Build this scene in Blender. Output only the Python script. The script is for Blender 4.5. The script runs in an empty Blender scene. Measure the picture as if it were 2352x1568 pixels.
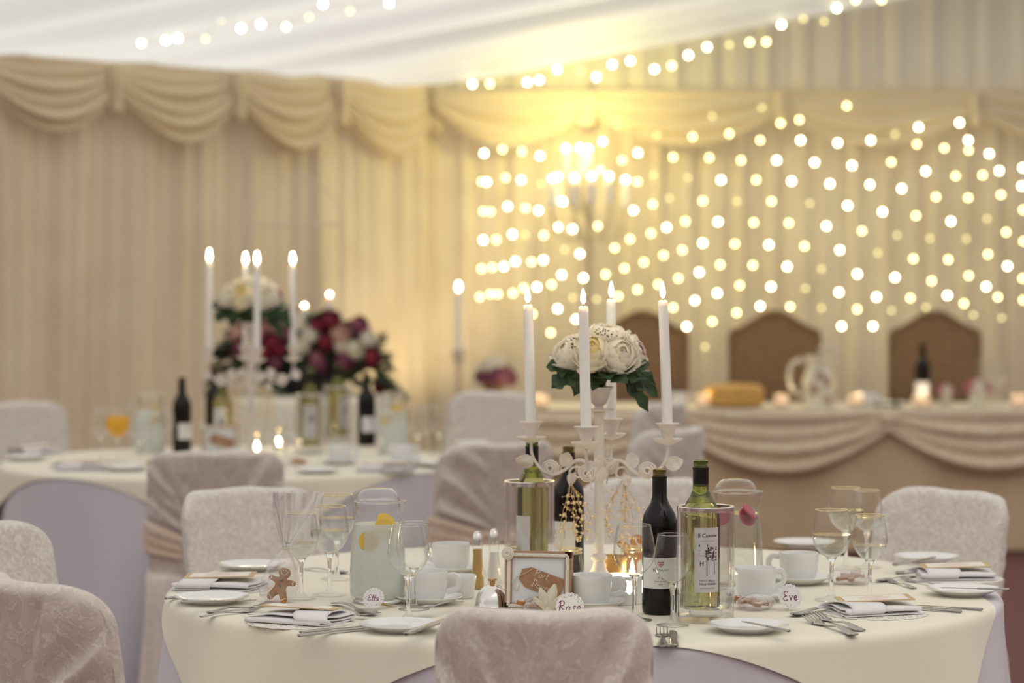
import bpy, math, random
from mathutils import Vector, Matrix, noise
random.seed(7)
C = bpy.context.scene.collection
PI = math.pi
F = 5880.0; CX = 1176.0; HY = 630.0; CH = 1.45      # focal length in pixels, principal column, horizon row, eye height

def P(px, py, Y):
    return Vector(((px-CX)/F*Y, Y, CH-(py-HY)/F*Y))
def T(px, py, z=0.75):
    return P(px, py, F*(CH-z)/(py-HY))
def smooth(t):
    t = max(0.0, min(1.0, t)); return t*t*(3-2*t)
def lerp(a, b, t): return a+(b-a)*t
def interp(tab, x):
    if x <= tab[0][0]: return tab[0][1]
    for (a, b), (c, d) in zip(tab, tab[1:]):
        if x <= c: return b+(d-b)*(x-a)/(c-a)
    return tab[-1][1]
def spline(pts, n=6):
    pts = [Vector(p) for p in pts]
    if len(pts) < 3: return pts
    out = []
    q = [2*pts[0]-pts[1]]+pts+[2*pts[-1]-pts[-2]]
    for i in range(1, len(q)-2):
        for k in range(n):
            t = k/n
            a, b, c, d = q[i-1], q[i], q[i+1], q[i+2]
            out.append(0.5*((2*b)+(c-a)*t+(2*a-5*b+4*c-d)*t*t+(3*b-a-3*c+d)*t**3))
    out.append(pts[-1]); return out

class MB:
    def __init__(s): s.v = []; s.f = []
    def add(s, vs, fs, M=None):
        o = len(s.v)
        s.v += [tuple(M @ Vector(p)) if M is not None else tuple(p) for p in vs]
        s.f += [tuple(i+o for i in f) for f in fs]; return s
    def lathe(s, prof, n=32, M=None, a0=0.0, a1=2*PI, wob=None):
        vs = []; fs = []; full = abs(a1-a0-2*PI) < 1e-6
        m = n if full else n+1
        idx = []
        for r, z in prof:
            if r < 1e-7:
                idx.append([len(vs)]*m); vs.append((0, 0, z))
            else:
                row = []
                for k in range(m):
                    a = a0+(a1-a0)*k/n
                    rr = r*(wob(a, z) if wob else 1)
                    row.append(len(vs)); vs.append((rr*math.cos(a), rr*math.sin(a), z))
                idx.append(row)
        for A, B in zip(idx, idx[1:]):
            for k in range(n):
                j = (k+1) % m
                f = [A[k], A[j], B[j], B[k]]
                g = []
                for i in f:
                    if i not in g: g.append(i)
                if len(g) > 2: fs.append(g)
        return s.add(vs, fs, M)
    def tube(s, pts, r, n=8, closed=False, M=None, flat=1.0):
        pts = [Vector(p) for p in pts]; N = len(pts)
        rs = r if isinstance(r, (list, tuple)) else [r]*N
        vs = []; fs = []
        t0 = (pts[1]-pts[0]).normalized()
        up = Vector((0, 0, 1)) if abs(t0.z) < .9 else Vector((0, 1, 0))
        nrm = (up-t0*up.dot(t0)).normalized()
        for i in range(N):
            if closed: t = (pts[(i+1) % N]-pts[i-1])
            elif i == 0: t = pts[1]-pts[0]
            elif i == N-1: t = pts[-1]-pts[-2]
            else: t = pts[i+1]-pts[i-1]
            if t.length < 1e-9: t = t0.copy()
            t.normalize()
            nrm = nrm-t*nrm.dot(t)
            nrm = nrm.normalized() if nrm.length > 1e-6 else t.orthogonal().normalized()
            b = t.cross(nrm)
            for k in range(n):
                a = 2*PI*k/n
                vs.append(pts[i]+nrm*(math.cos(a)*rs[i]*flat)+b*(math.sin(a)*rs[i]))
        for i in range(N if closed else N-1):
            j = (i+1) % N
            for k in range(n):
                l = (k+1) % n
                fs.append((i*n+k, i*n+l, j*n+l, j*n+k))
        if not closed:
            fs.append(tuple(range(n-1, -1, -1))); fs.append(tuple((N-1)*n+k for k in range(n)))
        return s.add(vs, fs, M)
    def box(s, c, d, M=None):
        x, y, z = c; a, b, e = d[0]/2, d[1]/2, d[2]/2
        vs = [(x+i*a, y+j*b, z+k*e) for i in (-1, 1) for j in (-1, 1) for k in (-1, 1)]
        return s.add(vs, [(0, 1, 3, 2), (4, 6, 7, 5), (0, 4, 5, 1), (2, 3, 7, 6), (0, 2, 6, 4), (1, 5, 7, 3)], M)
    def ball(s, c, r, n=12, m=8, sc=(1, 1, 1), M=None, f=None):
        vs = [(0, 0, -1)]; fs = []
        for i in range(1, m):
            b = -PI/2+PI*i/m
            for k in range(n):
                a = 2*PI*k/n; vs.append((math.cos(b)*math.cos(a), math.cos(b)*math.sin(a), math.sin(b)))
        vs.append((0, 0, 1)); L = len(vs)-1
        for k in range(n): fs.append((0, 1+(k+1) % n, 1+k)); fs.append((L, L-n+k, L-n+(k+1) % n))
        for i in range(m-2):
            for k in range(n):
                fs.append((1+i*n+k, 1+i*n+(k+1) % n, 1+(i+1)*n+(k+1) % n, 1+(i+1)*n+k))
        w = []
        for p in vs:
            q = Vector(p)
            if f: q = q*f(q)
            w.append((c[0]+q.x*r*sc[0], c[1]+q.y*r*sc[1], c[2]+q.z*r*sc[2]))
        return s.add(w, fs, M)
    def grid(s, fn, nu, nv, M=None, closed=False, keep=None):
        vs = []; fs = []; m = nu if closed else nu+1
        for j in range(nv+1):
            for i in range(m): vs.append(fn(i/nu, j/nv))
        for j in range(nv):
            for i in range(nu):
                if keep and not keep((i+.5)/nu, (j+.5)/nv): continue
                k = (i+1) % m
                fs.append((j*m+i, j*m+k, (j+1)*m+k, (j+1)*m+i))
        return s.add(vs, fs, M)
    def prism(s, out, z0, z1, M=None):
        n = len(out)
        vs = [(x, y, z0) for x, y in out]+[(x, y, z1) for x, y in out]
        fs = [tuple(range(n-1, -1, -1)), tuple(range(n, 2*n))]+[(i, (i+1) % n, n+(i+1) % n, n+i) for i in range(n)]
        return s.add(vs, fs, M)
    def map(s, fn): s.v = [tuple(fn(Vector(p))) for p in s.v]; return s
    def build(s, name, mat, parent=None, ang=40, loc=None, solid=0, flat=False):
        me = bpy.data.meshes.new(name); me.from_pydata(s.v, [], s.f); me.update()
        if not flat:
            me.polygons.foreach_set('use_smooth', [True]*len(me.polygons))
            try: me.set_sharp_from_angle(angle=math.radians(ang))
            except Exception: pass
        o = bpy.data.objects.new(name, me); C.objects.link(o)
        if mat: me.materials.append(mat)
        if parent: o.parent = parent
        if loc: o.location = loc
        if solid:
            md = o.modifiers.new('thickness', 'SOLIDIFY'); md.thickness = solid; md.offset = 0
        return o

def tag(o, label, cat, group=None):
    o['label'] = label; o['category'] = cat
    if group: o['group'] = group
    return o
def struct(o): o['kind'] = 'structure'; return o
def thing(name, label, cat, loc=(0, 0, 0), rz=0, group=None, sc=1):
    o = bpy.data.objects.new(name, None); C.objects.link(o); o.empty_display_size = .05
    o.location = loc; o.rotation_euler = (0, 0, rz); o.scale = (sc, sc, sc)
    return tag(o, label, cat, group)
def dup(root, label, loc=None, rz=None, group=None, sc=None, drop=(), rot=None):
    def cp(o, par):
        c = o.copy(); C.objects.link(c)
        if par: c.parent = par
        for ch in o.children:
            if ch.name.split('.')[0] in drop: continue
            cp(ch, c)
        return c
    r = cp(root, None)
    if loc is not None: r.location = loc
    if rz is not None: r.rotation_euler = (0, 0, rz)
    if rot is not None: r.rotation_euler = rot
    if sc: r.scale = (sc, sc, sc) if not isinstance(sc, tuple) else sc
    r['label'] = label
    if group: r['group'] = group
    return r

# ------------------------------------------------------------------ materials
def mat(name, col=(.8, .8, .8), rough=.5, metal=0, trans=0, ior=1.45, emit=None, es=0, sss=0, ssr=(.01, .006, .004), sheen=0, spec=.5, coat=0):
    m = bpy.data.materials.new(name); m.use_nodes = True
    b = m.node_tree.nodes['Principled BSDF']
    b.inputs['Base Color'].default_value = (*col, 1); b.inputs['Roughness'].default_value = rough
    b.inputs['Metallic'].default_value = metal; b.inputs['Transmission Weight'].default_value = trans
    b.inputs['IOR'].default_value = ior; b.inputs['Specular IOR Level'].default_value = spec
    if emit: b.inputs['Emission Color'].default_value = (*emit, 1); b.inputs['Emission Strength'].default_value = es
    if sss:
        b.inputs['Subsurface Weight'].default_value = sss; b.inputs['Subsurface Radius'].default_value = ssr; b.inputs['Subsurface Scale'].default_value = 1
    b.inputs['Sheen Weight'].default_value = sheen; b.inputs['Coat Weight'].default_value = coat
    return m
def nd(m, typ, **kw):
    n = m.node_tree.nodes.new(typ)
    for k, v in kw.items():
        if k in n.inputs: n.inputs[k].default_value = v
        else: setattr(n, k, v)
    return n
def lk(m, a, b): m.node_tree.links.new(a, b)
def noise_mix(m, c1, c2, scale=20, dist=0, lo=.4, hi=.6, bump=0, bscale=None, stretch=None, detail=3, rough=.5):
    """mottle the base colour between c1 and c2 and add a fine bump"""
    b = m.node_tree.nodes['Principled BSDF']
    tc = nd(m, 'ShaderNodeTexCoord'); mp = nd(m, 'ShaderNodeMapping')
    lk(m, tc.outputs['Object'], mp.inputs['Vector'])
    if stretch: mp.inputs['Scale'].default_value = stretch
    n = nd(m, 'ShaderNodeTexNoise'); n.inputs['Scale'].default_value = scale; n.inputs['Detail'].default_value = detail
    n.inputs['Distortion'].default_value = dist; n.inputs['Roughness'].default_value = rough
    lk(m, mp.outputs['Vector'], n.inputs['Vector'])
    r = nd(m, 'ShaderNodeValToRGB')
    r.color_ramp.elements[0].position = lo; r.color_ramp.elements[0].color = (*c1, 1)
    r.color_ramp.elements[1].position = hi; r.color_ramp.elements[1].color = (*c2, 1)
    lk(m, n.outputs['Fac'], r.inputs['Fac']); lk(m, r.outputs['Color'], b.inputs['Base Color'])
    if bump:
        bp = nd(m, 'ShaderNodeBump'); bp.inputs['Strength'].default_value = bump; bp.inputs['Distance'].default_value = .004
        if bscale:
            n2 = nd(m, 'ShaderNodeTexNoise'); n2.inputs['Scale'].default_value = bscale; lk(m, mp.outputs['Vector'], n2.inputs['Vector'])
            lk(m, n2.outputs['Fac'], bp.inputs['Height'])
        else: lk(m, n.outputs['Fac'], bp.inputs['Height'])
        lk(m, bp.outputs['Normal'], b.inputs['Normal'])
    return m
def veins(m, base, line, scale, dist=2.2, bump=.4):
    """lace: bright curling threads on a satin ground"""
    b = m.node_tree.nodes['Principled BSDF']; tc = nd(m, 'ShaderNodeTexCoord')
    n = nd(m, 'ShaderNodeTexNoise'); n.inputs['Scale'].default_value = scale; n.inputs['Detail'].default_value = 4; n.inputs['Distortion'].default_value = dist; n.inputs['Roughness'].default_value = .52
    lk(m, tc.outputs['Object'], n.inputs['Vector'])
    r = nd(m, 'ShaderNodeValToRGB'); e = r.color_ramp.elements
    e[0].position = .38; e[0].color = (*base, 1); e[1].position = .66; e[1].color = (*[c*1.12 for c in base], 1)
    x = r.color_ramp.elements.new(.47); x.color = (*[c*.93 for c in base], 1)
    x = r.color_ramp.elements.new(.505); x.color = (*line, 1)
    x = r.color_ramp.elements.new(.54); x.color = (*base, 1)
    lk(m, n.outputs['Fac'], r.inputs['Fac']); lk(m, r.outputs['Color'], b.inputs['Base Color'])
    bp = nd(m, 'ShaderNodeBump'); bp.inputs['Strength'].default_value = bump; bp.inputs['Distance'].default_value = .004
    lk(m, r.outputs['Color'], bp.inputs['Height']); lk(m, bp.outputs['Normal'], b.inputs['Normal']); return m
def translucent(m, col, fac):
    """let light through the cloth: add a translucent share to the principled surface"""
    b = m.node_tree.nodes['Principled BSDF']; out = m.node_tree.nodes['Material Output']
    t = nd(m, 'ShaderNodeBsdfTranslucent'); t.inputs['Color'].default_value = (*col, 1)
    x = nd(m, 'ShaderNodeMixShader'); x.inputs['Fac'].default_value = fac
    lk(m, b.outputs[0], x.inputs[1]); lk(m, t.outputs[0], x.inputs[2]); lk(m, x.outputs[0], out.inputs['Surface'])
    return m
def thin_glass(name, col=(1, 1, 1), edge=.9, base=.05, pw=2.5, tint=None, rough=.03):
    """thin clear sheet: sees straight through, reflects and thickens towards grazing angles"""
    m = bpy.data.materials.new(name); m.use_nodes = True; nt = m.node_tree; nt.nodes.remove(nt.nodes['Principled BSDF'])
    out = nt.nodes['Material Output']
    lw = nd(m, 'ShaderNodeLayerWeight'); lw.inputs['Blend'].default_value = .5
    pwn = nd(m, 'ShaderNodeMath', operation='POWER'); pwn.inputs[1].default_value = pw; lk(m, lw.outputs['Facing'], pwn.inputs[0])
    mr = nd(m, 'ShaderNodeMapRange'); mr.inputs['To Min'].default_value = base; mr.inputs['To Max'].default_value = edge
    lk(m, pwn.outputs[0], mr.inputs['Value'])
    tcol = nd(m, 'ShaderNodeMixRGB'); tcol.inputs[1].default_value = (*col, 1); tcol.inputs[2].default_value = (*(tint or tuple(c*.72 for c in col)), 1)
    p2 = nd(m, 'ShaderNodeMath', operation='POWER'); p2.inputs[1].default_value = 4; lk(m, lw.outputs['Facing'], p2.inputs[0]); lk(m, p2.outputs[0], tcol.inputs[0])
    tr = nd(m, 'ShaderNodeBsdfTransparent'); lk(m, tcol.outputs[0], tr.inputs['Color'])
    gl = nd(m, 'ShaderNodeBsdfGlossy'); gl.inputs['Roughness'].default_value = rough; gl.inputs['Color'].default_value = (1, 1, 1, 1)
    x = nd(m, 'ShaderNodeMixShader'); lk(m, mr.outputs[0], x.inputs[0]); lk(m, tr.outputs[0], x.inputs[1]); lk(m, gl.outputs[0], x.inputs[2])
    lk(m, x.outputs[0], out.inputs['Surface']); return m
def emission(name, col, s):
    m = bpy.data.materials.new(name); m.use_nodes = True; nt = m.node_tree; nt.nodes.remove(nt.nodes['Principled BSDF'])
    e = nd(m, 'ShaderNodeEmission'); e.inputs['Color'].default_value = (*col, 1); e.inputs['Strength'].default_value = s
    lk(m, e.outputs[0], nt.nodes['Material Output'].inputs['Surface']); return m
def cut(m, scale, thr, rmin=None, rmax=None):
    """pierce paper lace: voronoi holes, optionally only beyond radius rmin of the object"""
    nt = m.node_tree; b = nt.nodes['Principled BSDF']; out = nt.nodes['Material Output']
    tc = nd(m, 'ShaderNodeTexCoord'); v = nd(m, 'ShaderNodeTexVoronoi'); v.inputs['Scale'].default_value = scale
    lk(m, tc.outputs['Object'], v.inputs['Vector'])
    lt = nd(m, 'ShaderNodeMath', operation='LESS_THAN'); lt.inputs[1].default_value = thr; lk(m, v.outputs['Distance'], lt.inputs[0])
    fac = lt.outputs[0]
    if rmin:
        ln = nd(m, 'ShaderNodeVectorMath', operation='LENGTH'); lk(m, tc.outputs['Object'], ln.inputs[0])
        gt = nd(m, 'ShaderNodeMath', operation='GREATER_THAN'); gt.inputs[1].default_value = rmin; lk(m, ln.outputs['Value'], gt.inputs[0])
        l2 = nd(m, 'ShaderNodeMath', operation='LESS_THAN'); l2.inputs[1].default_value = rmax; lk(m, ln.outputs['Value'], l2.inputs[0])
        ml = nd(m, 'ShaderNodeMath', operation='MULTIPLY'); lk(m, gt.outputs[0], ml.inputs[0]); lk(m, fac, ml.inputs[1])
        m2 = nd(m, 'ShaderNodeMath', operation='MULTIPLY'); lk(m, ml.outputs[0], m2.inputs[0]); lk(m, l2.outputs[0], m2.inputs[1]); fac = m2.outputs[0]
    tr = nd(m, 'ShaderNodeBsdfTransparent'); x = nd(m, 'ShaderNodeMixShader')
    lk(m, fac, x.inputs[0]); lk(m, b.outputs[0], x.inputs[1]); lk(m, tr.outputs[0], x.inputs[2]); lk(m, x.outputs[0], out.inputs['Surface'])
    return m

M = {}
M['ivory'] = noise_mix(mat('ivory_cloth', rough=.75, sheen=.2), (.83, .785, .65), (.86, .815, .68), 500, 0, .3, .7, .08)
M['white_cloth'] = noise_mix(mat('white_cloth', rough=.8, sheen=.2), (.63, .60, .66), (.67, .64, .70), 400, 0, .3, .7, .08)
M['lace'] = noise_mix(mat('chair_lace', rough=.6, sheen=.4), (.66, .60, .54), (.86, .82, .765), 34, 3.2, .40, .62, .55, detail=5, rough=.62)
M['lace_tail'] = noise_mix(mat('lace_satin', rough=.5, sheen=.3), (.70, .62, .58), (.80, .74, .70), 30, 2.5, .4, .65, .3, detail=4)
M['lace_back'] = veins(mat('lace_over_satin', rough=.45, sheen=.4), (.645, .565, .51), (.86, .785, .71), 14, 2.6, .6)
M['sash'] = noise_mix(mat('peach_sash', rough=.4, sheen=.5), (.74, .56, .43), (.82, .66, .52), 30, 1, .3, .7, .2)
M['wall'] = translucent(noise_mix(mat('cream_drape', rough=.85, sheen=.2), (.70, .595, .44), (.78, .685, .53), 2.5, .5, .3, .7), (.85, .74, .55), .18)
M['gable'] = translucent(mat('gable_lining', (.75, .70, .57), .9), (.9, .85, .74), .25)
M['swag'] = translucent(mat('swag_cloth', (.76, .65, .47), .8, sheen=.2), (.85, .72, .48), .2)
M['ceiling'] = translucent(mat('roof_lining', (.82, .83, .83), .9), (.73, .755, .78), .55)
M['floor'] = noise_mix(mat('maroon_carpet', rough=.95), (.13, .05, .05), (.18, .072, .07), 60, 0, .3, .7, .2)
M['glass'] = thin_glass('thin_glass', (.985, .99, .985), edge=.8, base=.035, pw=3, tint=(.62, .62, .58))
M['acrylic'] = thin_glass('acrylic', (.965, .965, .965), edge=.75, base=.05, pw=3, tint=(.6, .58, .56))
M['solid_glass'] = mat('solid_glass', (1, 1, 1), 0, trans=1, ior=1.45)
M['water'] = thin_glass('water', (.94, .955, .935), edge=.7, base=.07, pw=2.5, tint=(.66, .68, .64))
M['gold_rim'] = mat('gold_rim', (.95, .80, .50), .2, metal=.85)
M['green_wine'] = mat('green_bottle', (.52, .51, .20), .02, trans=1, ior=1.36)
M['green_glass'] = mat('green_neck', (.30, .33, .05), .03, trans=.85, ior=1.45)
M['amber_glass'] = mat('amber_neck', (.36, .27, .04), .03, trans=.85, ior=1.45)
M['dark_bottle'] = mat('dark_bottle', (.010, .007, .007), .07, spec=.35)
M['foil'] = mat('black_foil', (.014, .011, .010), .4, spec=.3)
M['label'] = noise_mix(mat('label_paper', rough=.7), (.78, .77, .77), (.83, .82, .82), 80)
M['ink'] = mat('ink', (.06, .055, .06), .7)
M['grey_ink'] = mat('grey_ink', (.25, .25, .26), .7)
M['red_ink'] = mat('red_ink', (.45, .05, .10), .7)
M['plum_ink'] = mat('plum_ink', (.22, .03, .12), .7)
M['chalk'] = mat('chalk_ink', (.85, .80, .74), .8)
M['silver'] = mat('silver', (.80, .78, .75), .18, metal=1)
M['cutlery'] = mat('cutlery_steel', (.40, .375, .35), .24, metal=1)
M['brass'] = mat('brass', (.55, .34, .12), .25, metal=1)
M['china'] = mat('porcelain', (.80, .80, .79), .12, coat=.4)
M['wax'] = mat('candle_wax', (.95, .93, .90), .45, sss=.6, ssr=(.03, .018, .01))
M['wick'] = mat('wick', (.03, .025, .02), .9)
M['flame'] = emission('flame', (1, .80, .46), 60)
M['painted'] = noise_mix(mat('cream_painted_metal', rough=.5), (.76, .68, .61), (.82, .75, .68), 25)
M['petal'] = translucent(noise_mix(mat('cream_petal', rough=.7, sheen=.2), (.97, .90, .68), (.97, .94, .83), 25, 1), (1, .93, .74), .33)
M['petal_y'] = translucent(mat('yellow_petal', (.96, .83, .48), .7, sheen=.2), (1, .88, .52), .45)
M['petal_w'] = translucent(mat('white_petal', (.97, .93, .83), .7, sheen=.2), (1, .95, .84), .33)
M['pink'] = translucent(mat('pink_petal', (.62, .27, .30), .7), (.8, .4, .4), .2)
M['blush'] = translucent(mat('blush_petal', (.74, .46, .38), .7), (.85, .55, .45), .2)
M['red'] = mat('crimson_petal', (.30, .03, .06), .7)
M['plum'] = mat('plum_petal', (.30, .09, .15), .7)
M['leaf'] = noise_mix(mat('dark_leaf', rough=.45), (.022, .050, .016), (.045, .085, .03), 40)
M['leaf2'] = noise_mix(mat('olive_leaf', rough=.6), (.035, .055, .025), (.11, .12, .07), 9)
M['kraft'] = noise_mix(mat('kraft_paper', rough=.8), (.36, .19, .10), (.42, .235, .13), 60)
M['card_kraft'] = noise_mix(mat('tan_card', rough=.8), (.55, .40, .22), (.62, .46, .27), 60)
M['paper'] = mat('cream_paper', (.82, .78, .70), .8)
M['frame'] = noise_mix(mat('frame_wood', rough=.6), (.38, .22, .13), (.46, .28, .18), 40, 0, .3, .7, .1, stretch=(1, 1, 8))
M['bead'] = mat('frame_bead', (.80, .74, .66), .3)
M['mount'] = mat('white_mount', (.76, .79, .82), .7)
M['ginger'] = noise_mix(mat('gingerbread', rough=.8), (.38, .15, .045), (.50, .22, .075), 70, .5, .3, .7, .25)
M['icing'] = mat('icing', (.88, .82, .74), .5)
M['candy'] = mat('candy_button', (.10, .08, .10), .3)
M['cello'] = thin_glass('cellophane', (.95, .94, .95), edge=.7, base=.17, pw=1.6, tint=(.85, .83, .83), rough=.22)
M['ribbon'] = translucent(mat('ribbon', (.86, .80, .68), .4, sheen=.5), (.9, .85, .7), .3)
M['twine'] = mat('twine', (.70, .55, .34), .8)
M['napkin'] = noise_mix(mat('napkin_cloth', rough=.85, sheen=.2), (.76, .74, .76), (.81, .79, .81), 300, 0, .3, .7, .1)
M['doily'] = cut(mat('paper_doily', (.84, .80, .74), .85), 170, .33, .055, .105)
M['doily_s'] = cut(mat('place_card', (.82, .80, .80), .85), 300, .34, .0165, .0235)
M['gold'] = mat('gold_bead', (.92, .72, .42), .2, metal=.75)
M['gold_wire'] = mat('gold_wire', (.75, .52, .25), .3, metal=.9)
M['lemonade'] = translucent(mat('lemonade', (.86, .885, .865), .2), (.93, .95, .93), .5)
M['lemon'] = translucent(mat('lemon', (.90, .66, .10), .5), (.95, .75, .2), .3)
M['strawberry'] = mat('strawberry', (.50, .06, .10), .4)
M['juice'] = mat('orange_juice', (.95, .48, .01), .3)
M['pepper'] = mat('pepper', (.50, .30, .10), .8)
M['salt'] = mat('salt', (.82, .80, .78), .9)
M['amber'] = mat('amber_cup', (.85, .55, .18), .25, trans=.5)
M['bulb_a'] = emission('bulb_white', (1, .93, .56), 22)
M['bulb_b'] = emission('bulb_warm', (1, .89, .36), 10)
M['bulb_c'] = emission('bulb_dim', (1, .88, .36), 2.6)
M['cable'] = mat('clear_cable', (.75, .72, .55), .4)
M['skirt'] = noise_mix(mat('table_skirt', rough=.8), (.66, .50, .32), (.71, .55, .365), 6)
M['swag_lace'] = noise_mix(mat('swag_lace', rough=.8), (.66, .52, .36), (.82, .72, .56), 26, 2.5, .42, .6, .4, detail=4)
M['runner'] = mat('cream_runner', (.82, .75, .60), .8)
M['throne'] = noise_mix(mat('brown_brocade', rough=.6), (.24, .14, .065), (.32, .19, .095), 22, 2, .4, .6, .2)
M['pewter'] = mat('pewter', (.60, .52, .40), .4, metal=.2)
M['black'] = mat('black_lacquer', (.012, .010, .010), .25)
M['bread'] = noise_mix(mat('wicker', rough=.7), (.50, .27, .07), (.68, .42, .13), 30, 1, .3, .7, .3)
M['pot'] = mat('cream_pottery', (.74, .70, .58), .4)
M['pot_rose'] = mat('faded_rose_print', (.45, .32, .22), .5)
M['tin'] = mat('tealight_tin', (.8, .78, .75), .3, metal=.9)
M['frost'] = translucent(mat('frosted_cup', (.80, .72, .64), .4), (.90, .80, .72), .4)
M['urn'] = mat('brown_urn', (.28, .18, .12), .5)
M['wood'] = mat('table_board', (.45, .32, .2), .7)
# ------------------------------------------------------------------ the setting
A0 = Vector((-2.60, 13.0, 0)); C0 = Vector((-.452, 15.1, 0)); dW = C0-A0; EAVE = 2.575
nW = Vector((dW.y, -dW.x, 0)).normalized()            # out of the wall, into the tent
def wl(px):                                           # the place along the side wall seen in column px
    k = (px-CX)/F
    return (k*A0.y-A0.x)/(dW.x-k*dW.y)
def pleat(a, amp):
    return amp*(math.sin(a)+.5*math.sin(a*1.73+1.1)+.35*math.sin(a*.41+.6)+.3*math.sin(a*3.1+noise.noise((a*.3, 0, 0))*3))
def left_fn(u, v):
    t = -1.5+2.52*u; z = 2.63*v
    a = t*3.0*2*PI/.40
    lean = (1-v)*.5*noise.noise((t*1.7, 0, 3.0))
    p = A0+dW*t+nW*(pleat(a+lean*9, .024)*(1.15-.4*v)+.010*math.sin(t*3.0*2*PI/.115+2.5*noise.noise((t*4, z*.25, 1))+lean*12)-.03)
    return Vector((p.x, p.y, z))
m = MB().grid(left_fn, 900, 12); struct(m.build('wall_left', M['wall'], ang=180))
def back_fn(u, v):
    x = -.60+7.6*u; z = 5.2*v
    return Vector((x, 15.1-pleat(x*38+.9*noise.noise((x*2, z*.2, 0)), .017)+.02, z))
m = MB().grid(back_fn, 900, 8, keep=lambda u, v: v < .50); struct(m.build('wall_back', M['wall'], ang=180))
def gab_fn(u, v):
    x = -.60+7.6*u; z = 2.48+2.9*v
    return Vector((x, 15.06-pleat(x*34+.8*noise.noise((x*3, z*.2, 2)), .012), z))
m = MB().grid(gab_fn, 800, 4); struct(m.build('wall_gable', M['gable'], ang=180))
m = MB().grid(lambda u, v: Vector((-14+28*u, -4+21*v, 0)), 4, 4); struct(m.build('floor', M['floor'], flat=True))
G0 = Vector((2.568, 0.0, .497))                        # up the slope along the gable
SB = wl(250)
def roof_fn(u, v):
    s = -6.4+7.46*u; t = -.03+6.0*v
    p = Vector((A0.x, A0.y, 2.585))+Vector((dW.x, dW.y, .004))*s+G0*t
    d = (s-SB)/1.02; b = d-math.floor(d)
    bay = math.sin(PI*b)
    z = -.035*bay**.7*min(1, .35+t*3)+.045*pleat(s*3.13*9, 1)*min(1, .25+max(0, t)*4)*(.4+.6*bay)
    z += -.05*math.exp(-(min(b, 1-b)/.035)**2)*0
    return p+Vector((0, 0, z-.01))
m = MB().grid(roof_fn, 560, 40); struct(m.build('ceiling', M['ceiling'], ang=180))
def swag_mesh(base, p0, p1, nrm, top, drop_end, drop_mid, seed, depth=.07, folds=5, skew=0.0, nu=36, nv=44):
    d = p1-p0
    def fn(u, v):
        s = math.sin(PI*min(1, max(0, u**(1+skew))))
        dr = drop_end+(drop_mid-drop_end)*s**.85
        z = top-v*dr
        q = .02+depth*(s**.6)*(.25+.75*v)+.5*depth*(1-s)*v
        q += (.022*math.sin(v*2*PI*folds+seed+1.2*u)+.012*math.sin(v*2*PI*(folds*.53)+seed*2-2*u))*(s**.5)*(.3+.7*v)
        if v > .97: q -= .03*(v-.97)/.03
        p = p0+d*u+nrm*q
        return Vector((p.x, p.y, z))
    return MB().grid(fn, nu, nv)
def wp(px): p = A0+dW*wl(px); return Vector((p.x, p.y, 0))
cols = [(-60, 250, .39, 1), (250, 532, .42, 2), (532, 770, .44, 3), (770, 988, .44, 4)]
labs = ['cream curtain swag on the side wall, cut by the picture edge',
        'cream curtain swag on the side wall, third from the tent corner, beside the rafter',
        'cream curtain swag on the side wall, second from the tent corner',
        'cream curtain swag on the side wall, touching the tent corner']
for (a, b, dm, k), lb in zip(cols, labs):
    t = thing('curtain_swag', lb, 'swag', wp(a), 0, 'swags along the tent walls')
    o = swag_mesh(None, Vector((0, 0, 0)), wp(b)-wp(a), nW, EAVE-.01, .16, dm, k, skew=.12).build('drape', M['swag'], t, ang=180)
    tl = MB().lathe([(.035, EAVE-.02), (.05, EAVE-.12), (.035, EAVE-.17), (.045, EAVE-.27), (.02, EAVE-.29)], 10, Matrix.Translation(wp(b)-wp(a)+nW*.06), wob=lambda an, z: 1+.2*math.sin(3*an))
    tl.build('gather', M['swag'], t)
cols = [(1000, 1352, 6), (1352, 1792, 7), (1792, 2240, 8), (2240, 2690, 9)]
labs = ['cream curtain swag on the end wall beside the tent corner, lit yellow at one side',
        'cream curtain swag on the end wall above the brown chair behind the candle flames',
        'cream curtain swag on the end wall above the second light curtain from the end',
        'cream curtain swag on the end wall past the last fairy lights']
for (a, b, k), lb in zip(cols, labs):
    p0 = Vector(((a-CX)/F*15.0, 15.0, 0)); p1 = Vector(((b-CX)/F*15.0, 15.0, 0))
    t = thing('curtain_swag', lb, 'swag', p0, 0, 'swags along the tent walls')
    swag_mesh(None, Vector((0, 0, 0)), p1-p0, Vector((0, -1, 0)), 2.525, .115, .33, k, depth=.05, folds=3).build('drape', M['swag'], t, ang=180)
    MB().lathe([(.03, 2.52), (.04, 2.46), (.03, 2.40), (.04, 2.33), (.02, 2.31)], 10, Matrix.Translation(p1-p0+Vector((0, -.05, 0)))).build('gather', M['swag'], t)

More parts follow.
